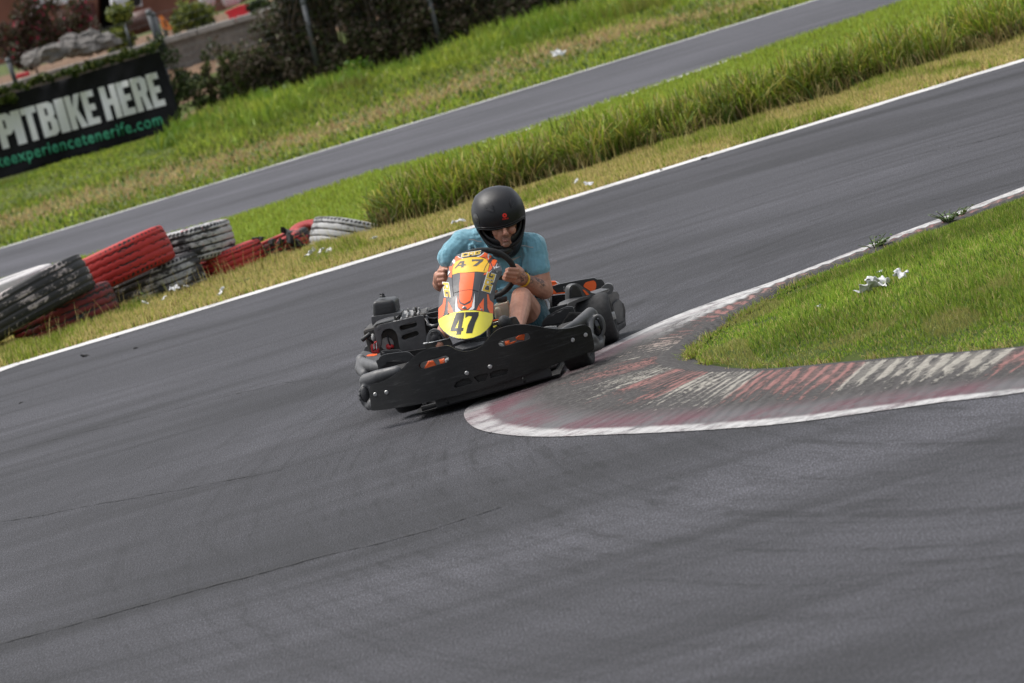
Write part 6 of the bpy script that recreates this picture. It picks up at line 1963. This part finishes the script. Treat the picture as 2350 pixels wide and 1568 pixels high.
def hplate(name, pts, mat, lift=.001, holes=(), sm=0, thick=0, bevel=0):
    loops = [[m_(*p) for p in pts]]+[[m_(*p) for p in hh] for hh in holes]
    if sm: loops[0] = cr(loops[0], sm)
    inv = lambda X, Y: ((X-768)/.2857, Y/.2857)
    return shape(name, loops, lambda X, Y: K(X, Y, helm_hit(*inv(X, Y))-lift), mat, hel, thick, bevel, step=(10, 10))
circ = lambda x, y, r, n=24: [(x+r*math.cos(2*PI*k/n), y+r*math.sin(2*PI*k/n)) for k in range(n)]
hplate('emblem', circ(775, 797, 50), M['redlogo'], .0015, holes=[circ(775, 797, 15, 12)])
inv_m = lambda X, Y: ((X-768)/.2857, Y/.2857)
def ht(u, v):
    x = 724+u*138; y = 897-u*24-v*30
    return K(*m_(x, y), helm_hit(x, y)-.0015)
text_obj('emblem_word', 'SHIRO', ht, M['redlogo'], hel, bold=.03, nx=4)
hplate('vent', [(348, 655), (425, 632), (470, 650), (532, 690), (526, 728), (450, 700)], M['ink'], .0075)
hplate('vent_cover', [(262, 440), (330, 462), (450, 500), (505, 560), (525, 640), (535, 690), (440, 635), (350, 640), (300, 540)], M['helmet'], .006, thick=.008, bevel=.003)
hplate('vent', [(925, 605), (958, 520), (1012, 498), (1005, 522), (940, 612)], M['ink'], .0075)
hplate('vent_cover', [(905, 420), (950, 400), (990, 440), (1012, 492), (955, 518), (920, 600), (900, 500)], M['helmet'], .006, thick=.008, bevel=.003)
hplate('visor_pivot', [(72, 800), (100, 755), (150, 775), (190, 860), (210, 940), (195, 1010), (150, 980), (105, 920), (80, 870)], M['gloss_black'], .003, sm=2)
hplate('visor_pivot_screw', circ(140, 900, 30, 14), M['plastic'], .005)
bm = bmesh.new(); add_ball(bm, K(*m_(745, 1590), .03), (.062, .06, .035)); obj_bm('chin_dark_filler', bm, M['ink'], hel)  # added dark ellipsoid that blackens the gap under the chin
for x, y in ((690, 1385), (790, 1400), (930, 1370), (1010, 1330)): pass

# --- marks laid on the shirt
bpy.context.view_layer.update()
dg = bpy.context.evaluated_depsgraph_get()
def surf_of(o):
    ev = o.evaluated_get(dg); me = ev.to_mesh(); bt = BVHTree.FromPolygons([v.co.copy() for v in me.vertices], [tuple(p.vertices) for p in me.polygons]); ev.to_mesh_clear(); return bt
bt = surf_of(shirt)
def on_surf(X, Y, lift=.002):
    a = K(X, Y, -1.0); b = K(X, Y, 1.0); d = (b-a).normalized()
    loc, no, i, ds = bt.ray_cast(a, d)
    if loc is None: return K(X, Y, .1)
    return loc-d*lift
def cloth_mark(name, pts, mat):
    o = shape(name, [pts], lambda X, Y: on_surf(X, Y), mat, shirt, 0, 0, step=(7, 7))
    return o
M['reflect'] = simple('pale_print', (.45, .47, .48), .5, var=.05)
cloth_mark('swoosh', conv(s_, [(925, 832), (935, 822), (960, 825), (1068, 791), (970, 848), (945, 852)]), M['reflect'])
cloth_mark('reflective_strip', conv(s_, [(508, 620), (560, 618), (600, 636), (645, 640), (645, 650), (596, 646), (560, 629), (508, 630)]), M['reflect'])
cloth_mark('reflective_strip', conv(s_, [(1052, 682), (1100, 680), (1150, 698), (1186, 698), (1186, 708), (1148, 708), (1100, 692), (1052, 694)]), M['reflect'])
